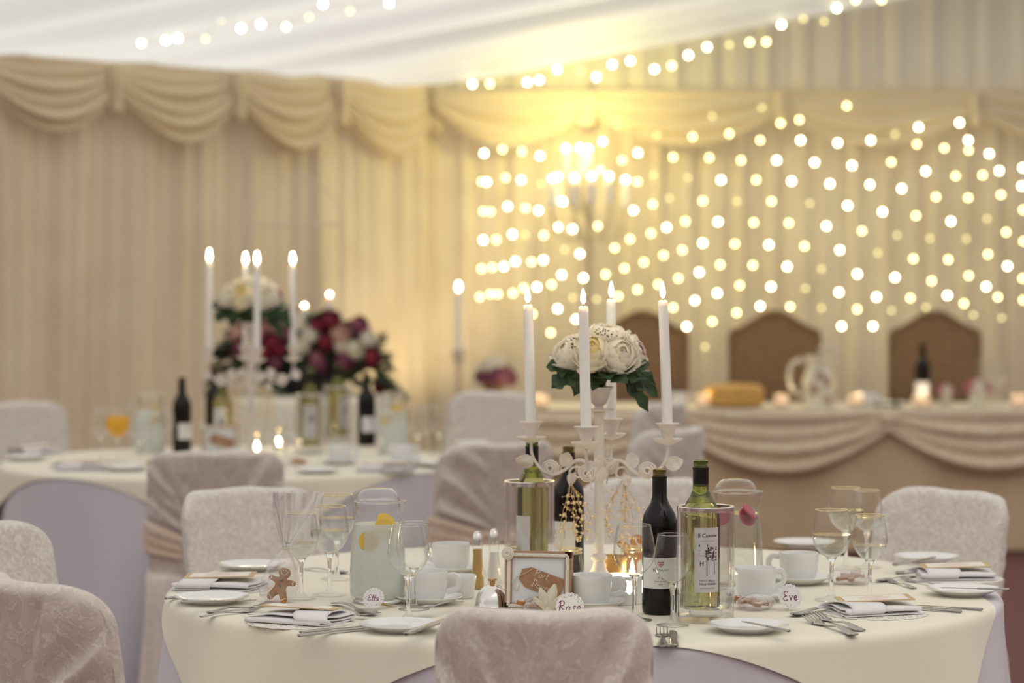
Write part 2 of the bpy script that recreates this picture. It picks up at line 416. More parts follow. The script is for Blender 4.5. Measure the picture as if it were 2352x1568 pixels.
# ------------------------------------------------------------------ fairy lights
BULB = MB().ball((0, 0, 0), 1, 10, 7)
bm_ = {}
for k in 'abc':
    o = BULB.build('bulb', M['bulb_'+k]); bm_[k] = o.data; bpy.data.objects.remove(o)
def bulb(par, p, kind, r):
    o = bpy.data.objects.new('bulb', bm_[kind]); C.objects.link(o); o.parent = par; o.location = p; o.scale = (r, r, r)
YL = 14.80
def curtain(label, pts, x0, x1, ztop):
    o = Vector(((x0+x1)/2, YL, 0)); t = thing('light_curtain', label, 'fairy lights', o, 0, 'fairy light curtains on the end wall')
    c = MB()
    c.tube([(x0-o.x, 0, ztop), ((x0+x1)/2-o.x, 0, ztop-.02), (x1-o.x, 0, ztop)], .003, 5)
    drops = {}
    for px, py, k in pts:
        p = P(px, py, YL); q = p-o
        if q.x > x1-o.x or q.x < x0-o.x: pass
        bulb(t, q, k, .0105 if k != 'c' else .0095)
        drops.setdefault(round(q.x/.09), []).append(q)
    for d in drops.values():
        d.sort(key=lambda q: -q.z)
        c.tube([(d[0].x, .005, ztop-.005)]+[(q.x, .005, q.z+.006) for q in d], .0012, 4)
    c.build('cable', M['cable'], t); return t
L1 = [(1110,485,'b'),(1127,486,'b'),(1166,474,'a'),(1207,478,'b'),(1237,483,'a'),(1110,551,'a'),(1140,550,'b'),(1177,538,'a'),(1207,539,'c'),(1249,540,'b'),(1106,617,'b'),(1131,614,'b'),(1157,612,'a'),(1184,600,'a'),(1221,601,'b'),(1248,597,'a'),(1102,682,'b'),(1126,675,'b'),(1143,675,'b'),(1178,673,'b'),(1203,661,'b'),(1233,659,'a'),(1223,721,'b'),(1112,352,'a'),(1154,343,'b'),(1199,348,'b'),(1240,358,'a'),(1107,417,'b'),(1118,418,'a'),(1161,408,'b'),(1197,413,'a'),(1242,422,'c')]
L2 = [(1293,463,'a'),(1455,483,'a'),(1499,469,'b'),(1537,455,'c'),(1281,522,'a'),(1315,526,'a'),(1373,519,'b'),(1531,522,'a'),(1574,508,'b'),(1447,549,'b'),(1495,536,'b'),(1297,573,'c'),(1332,583,'a'),(1412,569,'b'),(1524,586,'b'),(1567,574,'b'),(1479,602,'b'),(1434,616,'b'),(1290,631,'a'),(1340,638,'a'),(1391,630,'b'),(1558,639,'b'),(1267,653,'b'),(1464,665,'b'),(1512,653,'b'),(1316,683,'c'),(1420,680,'b'),(1370,687,'c'),(1281,709,'a'),(1495,720,'b'),(1546,706,'b'),(1577,750,'a'),(1265,764,'b'),(1560,808,'b'),(1323,733,'a'),(1384,325,'a'),(1429,368,'b'),(1465,351,'a'),(1546,361,'b'),(1464,417,'b'),(1501,402,'c'),(1379,390,'b'),(1337,280,'c'),(1416,288,'c'),(1509,310,'c'),(1591,314,'b'),(1675,307,'b'),(1636,267,'c'),(1750,247,'c'),(1793,283,'b'),(1836,275,'b'),(1746,322,'b'),(1839,322,'a'),(1629,362,'b'),(1702,368,'b'),(1784,368,'a'),(1581,408,'c'),(1656,413,'a'),(1737,413,'b'),(1818,416,'a'),(1614,461,'b'),(1693,462,'c'),(1772,462,'b'),(1649,509,'a'),(1731,511,'b'),(1812,512,'b'),(1614,558,'a'),(1688,560,'b'),(1766,562,'a'),(1606,625,'a'),(1654,608,'b'),(1729,609,'b'),(1808,612,'a'),(1647,673,'a'),(1699,655,'b'),(1771,658,'a'),(1596,690,'a'),(1692,718,'b'),(1746,703,'a'),(1815,704,'b'),(1636,738,'b'),(1619,796,'c')]
L3 = [(1871,373,'a'),(1957,380,'a'),(2047,372,'b'),(1924,328,'a'),(2000,322,'a'),(1945,243,'b'),(2056,308,'c'),(2110,292,'a'),(2106,331,'b'),(1906,422,'a'),(1998,424,'a'),(2071,433,'a'),(1860,467,'c'),(1947,472,'a'),(2027,486,'a'),(1898,519,'a'),(1980,530,'b'),(2060,540,'c'),(1848,565,'b'),(1929,574,'a'),(2016,581,'c'),(1887,617,'c'),(1969,629,'a'),(2056,637,'a'),(1850,662,'c'),(1927,671,'a'),(2013,682,'a'),(1887,707,'c'),(1969,710,'b'),(2048,713,'c'),(1933,749,'a'),(2005,749,'a')]
L4 = [(2204,282,'a'),(2169,340,'b'),(2224,322,'a'),(2225,345,'b'),(2272,353,'a'),(2126,393,'a'),(2195,404,'b'),(2257,402,'b'),(2295,392,'a'),(2150,452,'b'),(2224,454,'b'),(2299,447,'b'),(2104,495,'b'),(2184,508,'a'),(2267,502,'c'),(2136,547,'c'),(2220,548,'c'),(2311,533,'b'),(2098,594,'b'),(2178,596,'b'),(2269,584,'b'),(2314,611,'a'),(2140,645,'b'),(2225,633,'b'),(2265,658,'a'),(2292,682,'b'),(2091,684,'b'),(2176,678,'a'),(2214,697,'b'),(2236,723,'c'),(2301,730,'c'),(2127,706,'c'),(2349,385,'a'),(2347,427,'a'),(2350,482,'b'),(2349,639,'b'),(2350,689,'b'),(2351,554,'b')]
curtain('small fairy light curtain in tight rows on the end wall beside the tent corner', L1, (1095-CX)/F*YL, (1255-CX)/F*YL, 2.19)
curtain('widest fairy light curtain, behind the candle flames and the tall iron candelabra', L2, (1258-CX)/F*YL, (1848-CX)/F*YL, 2.44)
curtain('fairy light curtain between the two brown chairs whose backs show whole', L3, (1846-CX)/F*YL, (2080-CX)/F*YL, 2.48)
curtain('fairy light curtain ending above the wine bottle on the long table', L4, (2085-CX)/F*YL, (2356-CX)/F*YL, 2.40)
def light_string(label, pts, Yf, sag=.012):
    ps = [P(x, y, Yf(x)) for x, y, k in pts]; o = ps[0].copy()
    t = thing('light_string', label, 'fairy lights', o, 0, 'fairy light strings under the roof')
    for p, (x, y, k) in zip(ps, pts): bulb(t, p-o, k, .011)
    MB().tube([p-o+Vector((0, 0, .012)) for p in ps], .002, 5).build('cable', M['cable'], t)
light_string('fairy light string along the roof rafter, nearer than the one on the end wall', [(325,99,'b'),(381,93,'a'),(408,88,'a'),(472,89,'c'),(508,45,'c'),(554,65,'a'),(599,56,'a'),(657,62,'b'),(710,39,'c'),(742,10,'a'),(804,26,'c'),(894,8,'a')], lambda x: 13.1)
light_string('fairy light string climbing along the roof edge of the end wall', [(1085,193,'a'),(1125,192,'b'),(1211,189,'a'),(1239,184,'a'),(1280,160,'a'),(1333,163,'c'),(1370,177,'a'),(1406,148,'a'),(1448,140,'a'),(1503,159,'a'),(1543,151,'b'),(1581,127,'a'),(1624,108,'a'),(1675,103,'c'),(1722,97,'b'),(1760,96,'b'),(1795,57,'a'),(1845,43,'c'),(1893,49,'c'),(1922,19,'a'),(1965,0,'b'),(2025,0,'b')], lambda x: 14.72)

# ------------------------------------------------------------------ prototypes
PARK = {}
def chair(label, x, y, rz, w=.375, h=.875, seat_m='lace', face_m='lace', sash=False, tie=True, group='covered chairs', sd=0):
    """covered banquet chair; the sitter looks along +Y, the origin is on the floor under the back"""
    t = thing('banquet_chair', label, 'chair', (x, y, 0), rz, group)
    hw = w/2; rr = .075
    def ring(z, nu, grow=0, inner=1.0):
        top = h
        if z > top-rr: cw = hw-rr+math.sqrt(max(0, rr*rr-(z-(top-rr))**2))
        else: cw = hw
        cw += -.012*smooth((.62-z)/.2) + .0
        th = (.030 if z < top-.02 else .030*math.sqrt(max(0, 1-((z-(top-.02))/.02)**2)) if z < top else 0)*inner+.004
        out = []
        for k in range(nu):
            a = 2*PI*k/nu
            ca, sa = math.cos(a), math.sin(a)
            e = .45
            X = cw*abs(ca)**e*(1 if ca >= 0 else -1); Y = th*abs(sa)**.7*(1 if sa >= 0 else -1)
            back = sa < -.2
            yy = .085*(X/hw)**2-(z-.45)*.17
            f = 0
            if back:                                            # folds pulled towards the tie in the small of the back
                dx = X; dz = z-.56
                an = math.atan2(dx, max(.02, dz))
                f = (.015*(1-abs(math.sin(an*10+sd+1.2*noise.noise((X*6, z*5, sd)))))**2+.007*math.sin(an*23+sd+noise.noise((X*8, z*9, 2))))*smooth((abs(dx)-.035)/.09)*smooth((h-.005-z)/.06)
                f += .005*noise.noise((X*22, z*13, sd))
            else:
                f = .002*noise.noise((X*24, z*24, sd+5))
            z2 = z+.006*noise.noise((X*12, sd, 1.7))*smooth((z-.7)/.1)
            out.append(Vector((X, yy+Y-f*(-1 if not back else 1)*(1), z2)))
        return out
    zs = [.40+(h-rr-.40)*i/46 for i in range(47)]+[h-rr+rr*math.sin(PI/2*i/10) for i in range(1, 11)]
    nu = 200; mb = MB(); vs = []; fs = []
    for z in zs: vs += ring(min(z, h-1e-4), nu)
    for j in range(len(zs)-1):
        for k in range(nu):
            l = (k+1) % nu; fs.append((j*nu+k, j*nu+l, (j+1)*nu+l, (j+1)*nu+k))
    last = (len(zs)-1)*nu
    for k in range(1, nu//2-1+1):                                # cap: bridge front and back edge
        a, b = k-1, k; c, d = nu-k, (nu-k+1) % nu
        if len({a, b, c, d}) > 2: fs.append(tuple(dict.fromkeys((last+a, last+b, last+c, last+d))))
    mb.add(vs, fs).build('back_cover', M[face_m], t, ang=75)
    # seat cushion under its cover, skirt to the floor
    sd_ = .37
    mb = MB()
    def out(k, n, gx, gy):
        a = 2*PI*k/n; ca, sa = math.cos(a), math.sin(a)
        return (abs(ca)**.35*(1 if ca >= 0 else -1)*(hw+.005+gx), .155+abs(sa)**.35*(1 if sa >= 0 else -1)*(sd_/2+gy))
    n = 80; vs = []; fs = []
    lv = [(.480, -.12, 0), (.480, -.04, 0), (.474, -.008, 0), (.455, 0, 0), (.36, .004, .3), (.24, .01, .7), (.12, .018, 1), (.015, .026, 1.2)]
    for z, g, fo in lv:
        for k in range(n):
            f = fo*.010*math.sin(k*2*PI*9/n+sd)
            x_, y_ = out(k, n, g+f, g+f); vs.append((x_, y_, z))
    for j in range(len(lv)-1):
        for k in range(n): fs.append((j*n+k, (j+1)*n+k, (j+1)*n+(k+1) % n, j*n+(k+1) % n))
    fs.append(tuple(range(n)))
    mb.add(vs, fs).build('seat_cover', M['lace_tail' if sash else seat_m], t, ang=70)
    if tie:
        band = MB()
        def bf(u, v):
            a = PI+PI*u; X = (hw+.010)*math.cos(a)
            q = abs(math.cos(a))
            z = .52+.11*v*(.45+.55*q)+.02*q
            y = .08*(X/hw)**2-.035*math.sin(-a)*1.0-(z-.45)*.17-.012-.004*math.sin(v*16+u*5)
            return Vector((X, y if abs(X) < hw-.004 else y+.02, z))
        band.grid(bf, 40, 10).build('sash', M['sash'], t, ang=180, solid=.003)
        k = MB().ball((0, -.075, .565), .03, 12, 8, (1.1, .7, 1)); 
        k.tube(spline([(0, -.08, .56), (.03, -.10, .48), (.05, -.085, .36)]), [.012+.002*i for i in range(13)], 8, flat=.35)
        k.tube(spline([(0, -.08, .56), (-.035, -.10, .47), (-.06, -.085, .33)]), [.012+.002*i for i in range(13)], 8, flat=.35)
        k.build('sash_knot', M['sash'], t)
    return t

def wineglass(h, R, water=None, gold=False, label='', fill='water'):
    t = thing('wine_glass', label, 'glass', (0, 0, 0), 0, 'wine glasses')
    zb = h*.46; H = h-zb
    prof = [(.0001, zb), (R*.30, zb+H*.035), (R*.62, zb+H*.13), (R*.86, zb+H*.26), (R*.98, zb+H*.40), (R, zb+H*.50), (R*.965, zb+H*.66), (R*.885, zb+H*.84), (R*.80, zb+H)]
    pr = spline([(a, 0, b) for a, b in prof], 4); pr = [(max(0, p.x), p.z) for p in pr]
    MB().lathe(pr, 36).build('bowl', M['glass'], t, ang=180)
    rt = MB().tube([(R*.80*math.cos(a), R*.80*math.sin(a), h) for a in [2*PI*i/36 for i in range(36)]], .0009 if not gold else .0012, 6, closed=True)
    rt.build('rim', M['gold_rim'] if gold else M['solid_glass'], t)
    MB().lathe([(R*.55, 0), (R*.86, 0), (R*.87, .0012), (R*.80, .0022), (R*.35, .0055), (.0065, .012)], 30).build('foot', M['glass'], t, ang=50)
    sp = [(0, .009), (.0062, .010), (.0065, .012), (.0045, .022), (.0040, zb*.55), (.0046, zb*.82), (.0075, zb-.004), (R*.28, zb+H*.03), (0, zb+H*.028)]
    MB().lathe(sp, 28).build('stem', M['solid_glass'], t, ang=50)
    if water:
        zz = zb+H*water; wp_ = [(0, zb+.0045)]
        for r, z in pr:
            if z > zb+.0045 and z < zz: wp_.append((max(0, r-.0009), z))
        rtop = interp([(z, r) for r, z in pr], zz)-.0009
        wp_ += [(rtop, zz), (0, zz)]
        MB().lathe(wp_, 36).build(fill, M['water' if fill == 'water' else 'juice'], t, ang=60)
    return t

BOT = [(0, .004), (.030, 0), (.0352, .003), (.0365, .010), (.0365, .180), (.0358, .192), (.0325, .205), (.026, .217), (.019, .228), (.0155, .240), (.0147, .256)]
def bottle(red, label, lab=None):
    t = thing('wine_bottle', label, 'bottle', (0, 0, 0), 0, 'wine bottles')
    b = [p for p in BOT]
    if red:
        MB().lathe(b+[(0, .258)], 36).build('glass_body', M['dark_bottle'], t)
    else:
        MB().lathe([(0, .004)]+b[1:6]+[(.0335, .20), (.027, .213), (0, .213)], 36).build('wine', M['green_wine'], t, ang=30)
        MB().lathe([(0, .2135), (.027, .2135), (.019, .228), (.0155, .240), (.0147, .256), (0, .257)], 32).build('neck', M['green_glass'], t)
    MB().lathe([(.0149, .238 if red else .245), (.0151, .254), (.0150, .278), (.0156, .279), (.0156, .283), (.0150, .2835)], 28).build('capsule', M['foil'], t)
    th = [(.0143, .2835), (.0137, .285), (.0146, .2865), (.0137, .2885), (.0146, .290), (.0138, .292), (.0143, .294), (.0143, .297), (.0122, .2975), (.0110, .296), (.0105, .284)]
    MB().lathe(th, 28).build('mouth', M['amber_glass' if red else 'green_glass'], t)
    if lab: lab(t)
    return t
def text_mb(s, size, bold=False):
    cu = bpy.data.curves.new('t', 'FONT'); cu.body = s; cu.size = size; cu.align_x = 'CENTER'; cu.resolution_u = 3
    if bold: cu.offset = size*.02
    o = bpy.data.objects.new('t', cu); C.objects.link(o)
    dg = bpy.context.evaluated_depsgraph_get(); me = bpy.data.meshes.new_from_object(o.evaluated_get(dg))
    mb = MB().add([v.co[:] for v in me.vertices], [tuple(p.vertices) for p in me.polygons])
    bpy.data.objects.remove(o); bpy.data.curves.remove(cu); bpy.data.meshes.remove(me); return mb
def wrap(mb, r, z0, a0=-PI/2):
    """bend a flat drawing (x across, y up) round a bottle"""
    return mb.map(lambda p: Vector((r*math.cos(a0+p.x/r), r*math.sin(a0+p.x/r), z0+p.y)))
def patch(r, w, z0, z1, a0=-PI/2, dip=0):
    n = 24
    return MB().grid(lambda u, v: Vector((r*math.cos(a0+(u-.5)*w/r), r*math.sin(a0+(u-.5)*w/r), lerp(z0-dip*(1-(2*u-1)**2), z1-dip*.7*(1-(2*u-1)**2), v))), n, 1)
def lab_white(t, full=True, a0=-PI/2+.30):
    r = .0369; p = patch(r, .052, .034, .164, a0).build('label', M['label'], t, ang=180)
    ink = MB(); g = MB()
    for s, sz, y, bold, k in (('Il Casone', .0102, .1455, True, ink), ('INDICAZIONE TIPICA', .0030, .137, False, g), ('PINOT GRIGIO', .0050, .056, False, ink), ('DELLE VENEZIE', .0050, .0495, True, ink), ('denominazione italiana', .0034, .042, False, g)):
        q = wrap(text_mb(s, sz, bold), r+.0004, y, a0); k.add(q.v, q.f)
    # engraving of a house behind a tree
    d = MB()
    def rect(x0, y0, x1, y1, target=None): (target or d).prism([(x0, y0), (x1, y0), (x1, y1), (x0, y1)], 0, .00001)
    rect(-.013, .102, .000, .1055); rect(-.013, .0965, -.003, .0969); rect(-.013, .0915, -.004, .0919); rect(-.012, .088, -.004, .0884)
    rect(-.013, .080, .0135, .0812); rect(-.012, .0765, -.007, .0775); rect(-.0115, .073, -.0105, .080); rect(-.0075, .073, -.0065, .080)
    rect(-.0023, .058, -.0010, .094); rect(.0103, .060, .0110, .079)
    for i in range(60):
        a = random.random()*2*PI; rr = .0085*math.sqrt(random.random())
        cx, cy = .0035+rr*math.cos(a)*.85, .0915+rr*math.sin(a)*1.25; q = .0006+.0010*random.random()
        d.prism([(cx+q*math.cos(b), cy+q*math.sin(b)) for b in (0, 1.2, 2.5, 3.8, 5)], 0, .00001)
    for cy in (.1005, .0975, .0925, .0875, .0855, .082):
        q = .0013; cx = .0135
        d.prism([(cx+q*math.cos(b), cy+q*math.sin(b)) for b in (0, 1, 2, 3, 4, 5)], 0, .00001)
    for i in range(24):
        x = -.003+.0145*random.random(); y = .0795+.007*random.random(); rect(x, y, x+.0018, y+.0006)
    d.map(lambda v: Vector((v.x*1.35, v.y*1.32-.0085, 0)))
    q = wrap(MB().add(d.v, d.f), r+.0004, 0, a0); ink.add(q.v, q.f)
    ink.build('lettering', M['ink'], p, flat=True); g.build('small_print', M['grey_ink'], p, flat=True)
def lab_back(t):
    r = .0369; a0 = -PI/2-.75; p = patch(r, .045, .045, .128, a0).build('label', M['label'], t, ang=180)
    g = MB()
    for i, w in enumerate((.016, .030, .034, .028, .033, .022)):
        q = wrap(MB().prism([(-.018, .118-i*.010), (-.018+w, .118-i*.010), (-.018+w, .1195-i*.010), (-.018, .1195-i*.010)], 0, .00001), r+.0004, 0, a0); g.add(q.v, q.f)
    g.build('small_print', M['grey_ink'], p, flat=True)
def lab_red(t, a0=-PI/2):
    r = .0369; p = patch(r, .088, .055, .118, a0).build('label', M['label'], t, ang=180)
    ink = MB(); red = MB()
    for s, sz, y in (('TOMANO', .0078, .0905), ('T  R', .0060, .0745), ('Merlot delle Venezie', .003, .0690), ('2016', .004, .0625)):
        q = wrap(text_mb(s, sz), r+.0004, y, a0); ink.add(q.v, q.f)
    h = []
    for i in range(24):
        a = 2*PI*i/24; h.append((.0062*math.sin(a)**3, .1055+.0060*(13*math.cos(a)-5*math.cos(2*a)-2*math.cos(3*a)-math.cos(4*a))/17))
    hp = [Vector((x, y, 0)) for x, y in h]
    sub = MB().tube(hp, .0009, 5, closed=True); sub.tube(spline([(-.004, .108, 0), (0, .104, 0), (.004, .108, 0)]), .0006, 5); sub.tube(spline([(-.003, .102, 0), (.001, .106, 0), (.003, .102, 0)]), .0006, 5)
    sub.map(lambda v: Vector((v.x, v.y, 0)))
    q = wrap(sub, r+.0005, 0, a0); red.add(q.v, q.f)
    ink.build('lettering', M['ink'], p, flat=True); red.build('emblem', M['red_ink'], p, flat=True)
def lab_plain(t):
    p = patch(.0369, .075, .05, .125).build('label', M['label'], t, ang=180)
    wrap(MB().prism([(-.015, .085), (.012, .085), (.012, .105), (-.015, .105)], 0, .0001), .0373, 0).build('print', M['grey_ink'], p, flat=True)

def cooler(label):
    t = thing('wine_cooler', label, 'wine cooler', (0, 0, 0), 0, 'clear wine coolers')
    MB().lathe([(.0565, .004), (.0575, .05), (.0578, .228)], 44).build('outer_wall', M['acrylic'], t, ang=180)
    MB().lathe([(.0505, .055), (.0508, .226)], 44).build('inner_wall', M['acrylic'], t, ang=180)
    MB().lathe([(.0500, .0260), (.0505, .055), (.0575, .0565), (.0578, .0535), (.053, .052), (.0522, .027)], 44).build('step', M['acrylic'], t, ang=40)
    MB().lathe([(0, 0), (.0555, 0), (.0575, .004), (.0565, .012), (.034, .015), (.033, .024), (.050, .026), (0, .026)], 44).build('base', M['acrylic'], t, ang=40)
    MB().lathe([(.0500, .224), (.0500, .2305), (.0515, .232), (.0575, .232), (.0590, .2305), (.0590, .222), (.0575, .2215)], 44).build('rim_band', M['silver'], t, ang=40)
    return t

def jug(label, drink, fruit):
    t = thing('water_jug', label, 'jug', (0, 0, 0), 0, 'lidded glass jugs')
    pr = [(.050, .002), (.058, .012), (.0605, .035), (.0600, .07), (.0570, .12), (.0520, .165), (.0490, .185), (.0492, .205), (.0500, .215)]
    def sp(a, z): return 1+.22*math.exp(-((a-.1)/.35)**2)*smooth((z-.17)/.04) + .22*math.exp(-((a-.1-2*PI)/.35)**2)*smooth((z-.17)/.04)
    MB().lathe([(p.x, p.z) for p in spline([(a, 0, b) for a, b in pr], 3)], 44, wob=sp).build('body', M['glass'], t, ang=180)
    MB().lathe([(0, 0), (.048, 0), (.053, .004), (.045, .009), (0, .008)], 36).build('foot', M['solid_glass'], t)
    MB().tube([(.050*sp(a, .215)*math.cos(a), .050*sp(a, .215)*math.sin(a), .215) for a in [2*PI*i/44 for i in range(44)]], .0016, 6, closed=True).build('lip', M['solid_glass'], t)
    MB().lathe([(.0485, .196), (.0485, .216), (.043, .232), (.030, .242), (.012, .244), (0, .243)], 36).build('lid', M['glass'], t, ang=180)
    lv = .168
    w = [(0, .010), (.049, .010), (.0568, .016), (.0593, .035), (.0588, .07), (.0558, .12), (.0510, lv), (0, lv)]
    MB().lathe(w, 40).build(drink, M['lemonade' if drink == 'lemonade' else 'water'], t, ang=50)
    for i, (x, y, z, rx, rz_) in enumerate(fruit):
        mt = Matrix.Translation((x, y, z)) @ Matrix.Rotation(rz_, 4, 'Z') @ Matrix.Rotation(rx, 4, 'X')
        MB().lathe([(0, -.0025), (.021, -.0025), (.0225, 0), (.021, .0025), (0, .0025)], 20, mt).build('lemon_slice' if drink == 'lemonade' else 'strawberry', M['lemon' if drink == 'lemonade' else 'strawberry'], t)
    return t

def cup(label):
    t = thing('coffee_cup', label, 'cup', (0, 0, 0), 0, 'white coffee cups')
    MB().lathe([(0, .003), (.027, .002), (.029, 0), (.031, .002), (.038, .010), (.0425, .024), (.0440, .045), (.0448, .064), (.0440, .0655), (.0425, .064), (.0415, .045), (.040, .026), (.034, .012), (0, .009)], 40).build('body', M['china'], t, ang=50)
    MB().tube(spline([(.0425, 0, .054), (.060, 0, .056), (.069, 0, .044), (.064, 0, .028), (.043, 0, .021)], 6), .0042, 8, flat=1.5).build('handle', M['china'], t)
    return t
def saucer(label, r=.074):
    t = thing('saucer', label, 'saucer', (0, 0, 0), 0, 'saucers')
    MB().lathe([(0, .002), (r*.5, .001), (r*.53, 0), (r*.56, .002), (r*.8, .008), (r, .0165), (r*.995, .0185), (r*.8, .0115), (r*.55, .006), (r*.5, .0075), (r*.46, .0055), (0, .005)], 44).build('dish', M['china'], t, ang=50); return t
def plate(label, r=.080):
    o = MB().lathe([(0, .002), (r*.55, .001), (r*.58, 0), (r*.62, .003), (r*.8, .008), (r, .0145), (r*.995, .0165), (r*.8, .012), (r*.66, .0075), (r*.55, .006), (0, .006)], 48).build('side_plate', M['china'], ang=50)
    return tag(o, label, 'plate', 'white side plates')

def fork_proto():
    mb = MB(); L = .195
    def zc(x): return .0025+.010*smooth((x-.10)/.03)*0+.006*math.sin(PI*smooth(x/.125))*.8+(.008*smooth((x-.150)/.045))
    def hw(x): return interp([(0, .0085), (.006, .0105), (.02, .0098), (.07, .0045), (.11, .003), (.125, .0038), (.138, .010), (.150, .0125)], x)
    n = 30; xs = [.150*i/n for i in range(n+1)]
    mb.grid(lambda u, v: Vector((.150*u, hw(.150*u)*math.cos(2*PI*v), zc(.150*u)+.0017*math.sin(2*PI*v))), n, 10)
    mb.ball((0.001, 0, zc(0)), .008, 8, 5, (.3, 1, .22))
    for i in range(4):
        y = (-1.5+i)*.0068
        mb.tube([(x, y*(1-.04*(x-.148)/.05), zc(x)) for x in (.147, .158, .170, .182, .195)], [.0024, .0017, .0016, .0014, .0007], 6, flat=1)
    return mb
def knife_proto():
    mb = MB()
    hw = [(0, .006), (.004, .0078), (.03, .0075), (.075, .0060), (.085, .0065), (.09, .0045)]
    mb.grid(lambda u, v: Vector((.09*u, interp(hw, .09*u)*math.cos(2*PI*v), .004+.0036*math.sin(2*PI*v)*(1-.3*u))), 18, 10)
    mb.ball((.001, 0, .004), .0065, 8, 5, (.4, 1, .55))
    out = [(.088, -.0045), (.10, -.0075), (.17, -.0080), (.188, -.005), (.195, .002), (.19, .0065), (.10, .0062), (.088, .0045)]
    mb.prism(out, .0032, .0046); return mb
def spoon_proto():
    mb = MB()
    hw = [(0, .0075), (.006, .0098), (.02, .009), (.08, .0042), (.118, .003), (.125, .0045)]
    mb.grid(lambda u, v: Vector((.126*u, interp(hw, .126*u)*math.cos(2*PI*v), .003+.006*math.sin(PI*u)+.0016*math.sin(2*PI*v))), 24, 10)
    mb.grid(lambda u, v: Vector((.155+.034*(2*u-1), .0195*math.sqrt(max(0, 1-(2*u-1)**2))*(2*v-1)*(1.05-.2*u), .007-.007*(1-(2*u-1)**2)*(1-(2*v-1)**2))), 16, 10)
    return mb
def candle_parts(L, r=.0112):
    t = thing('taper_candle', 'x', 'candle', (0, 0, 0), 0, 'taper candles')
    MB().lathe([(0, 0), (r*1.08, 0), (r*1.06, L*.3), (r, L*.8), (r*.99, L-.008), (r*.86, L-.001), (r*.55, L), (r*.35, L-.003), (0, L-.004)], 24).build('wax', M['wax'], t, ang=50)
    MB().tube([(0, 0, L-.004), (.0004, 0, L+.004), (.001, 0, L+.009)], .0008, 5).build('wick', M['wick'], t)
    MB().lathe([(0, L+.005), (.0030, L+.008), (.0056, L+.014), (.0058, L+.018), (.0044, L+.027), (.0022, L+.036), (0, L+.041)], 14).build('flame', M['flame'], t, ang=180)
    return t
# ------------------------------------------------------------------ flowers
def petal_fn(R, rf, tip, wid, ph, open_, seed):
    def fn(u, v):
        th = lerp(2.45, tip, v)
        w = wid*(.30+.70*math.sin(PI*min(1, .12+v*.62)))*(1-.55*max(0, v-.78)/.22*abs(2*u-1)**2)
        az = ph+(u-.5)*w/max(.45, math.sin(max(.3, min(2.8, th))))
        q = 2*u-1
        r = R*rf*(1+.05*q*q+.07*noise.noise((u*2.5+seed, v*2.2, seed*1.7)))
        r *= 1+open_*max(0, v-.55)**1.6
        if v > .9: r *= 1+.04*math.sin(u*9+seed)
        return Vector((r*math.sin(th)*math.cos(az), r*math.sin(th)*math.sin(az), r*math.cos(th)*.95))
    return fn
PEONY = [(3, .50, .15, 1.9, 0), (4, .64, .35, 1.8, .05), (5, .78, .62, 1.6, .1), (5, .92, .95, 1.55, .25), (6, 1.02, 1.25, 1.35, .6)]
def flower(R, par, mats, name='rose', rows=None, seed=0, loc=(0, 0, 0), nrm=(0, 0, 1)):
    rows = rows or PEONY
    q = Vector((0, 0, 1)).rotation_difference(Vector(nrm).normalized()).to_matrix().to_4x4()
    mt = Matrix.Translation(loc) @ q
    root = None
    for gi, mm in enumerate(mats):
        mb = MB()
        for ri, (n, rf, tip, wd, op) in enumerate(rows):
            if (ri < len(rows)//2) != (gi == 1) and len(mats) > 1: continue
            for k in range(n):
                sd = seed+ri*3.1+k*1.7
                mb.grid(petal_fn(R, rf*(1+.05*noise.noise((sd, 3, 1))), tip+.12*noise.noise((sd, 0, 0)), wd, 2*PI*k/n+ri*.7+.2*noise.noise((0, sd, 0)), op*(1+.6*noise.noise((0, 0, sd))), sd), 8, 9, mt)
        if root is None:
            mb.ball((0, 0, 0), R*.42, 8, 6, M=mt); root = mb.build(name, M[mm], par, ang=180)
        else: mb.build('inner_petals', M[mm], root, ang=180)
    return root
def leaf(par, p, d, L, W, name='leaf', mm='leaf', lobes=True, seed=0, up=(0, 0, 1)):
    d = Vector(d).normalized(); up = Vector(up); s = d.cross(up).normalized(); n = s.cross(d).normalized(); p = Vector(p)
    def fn(u, v):
        w = W*math.sin(PI*v**.8)**.8
        if lobes: w *= 1+.35*math.sin(v*16+seed)*(.3+abs(u-.5))
        x = (u-.5)*2*w
        return p+d*(L*v)+s*x+n*(-.25*L*v*v+.35*abs(x)+.004*noise.noise((u*3, v*4, seed)))
    return MB().grid(fn, 6, 14).build(name, M[mm], par, ang=180)

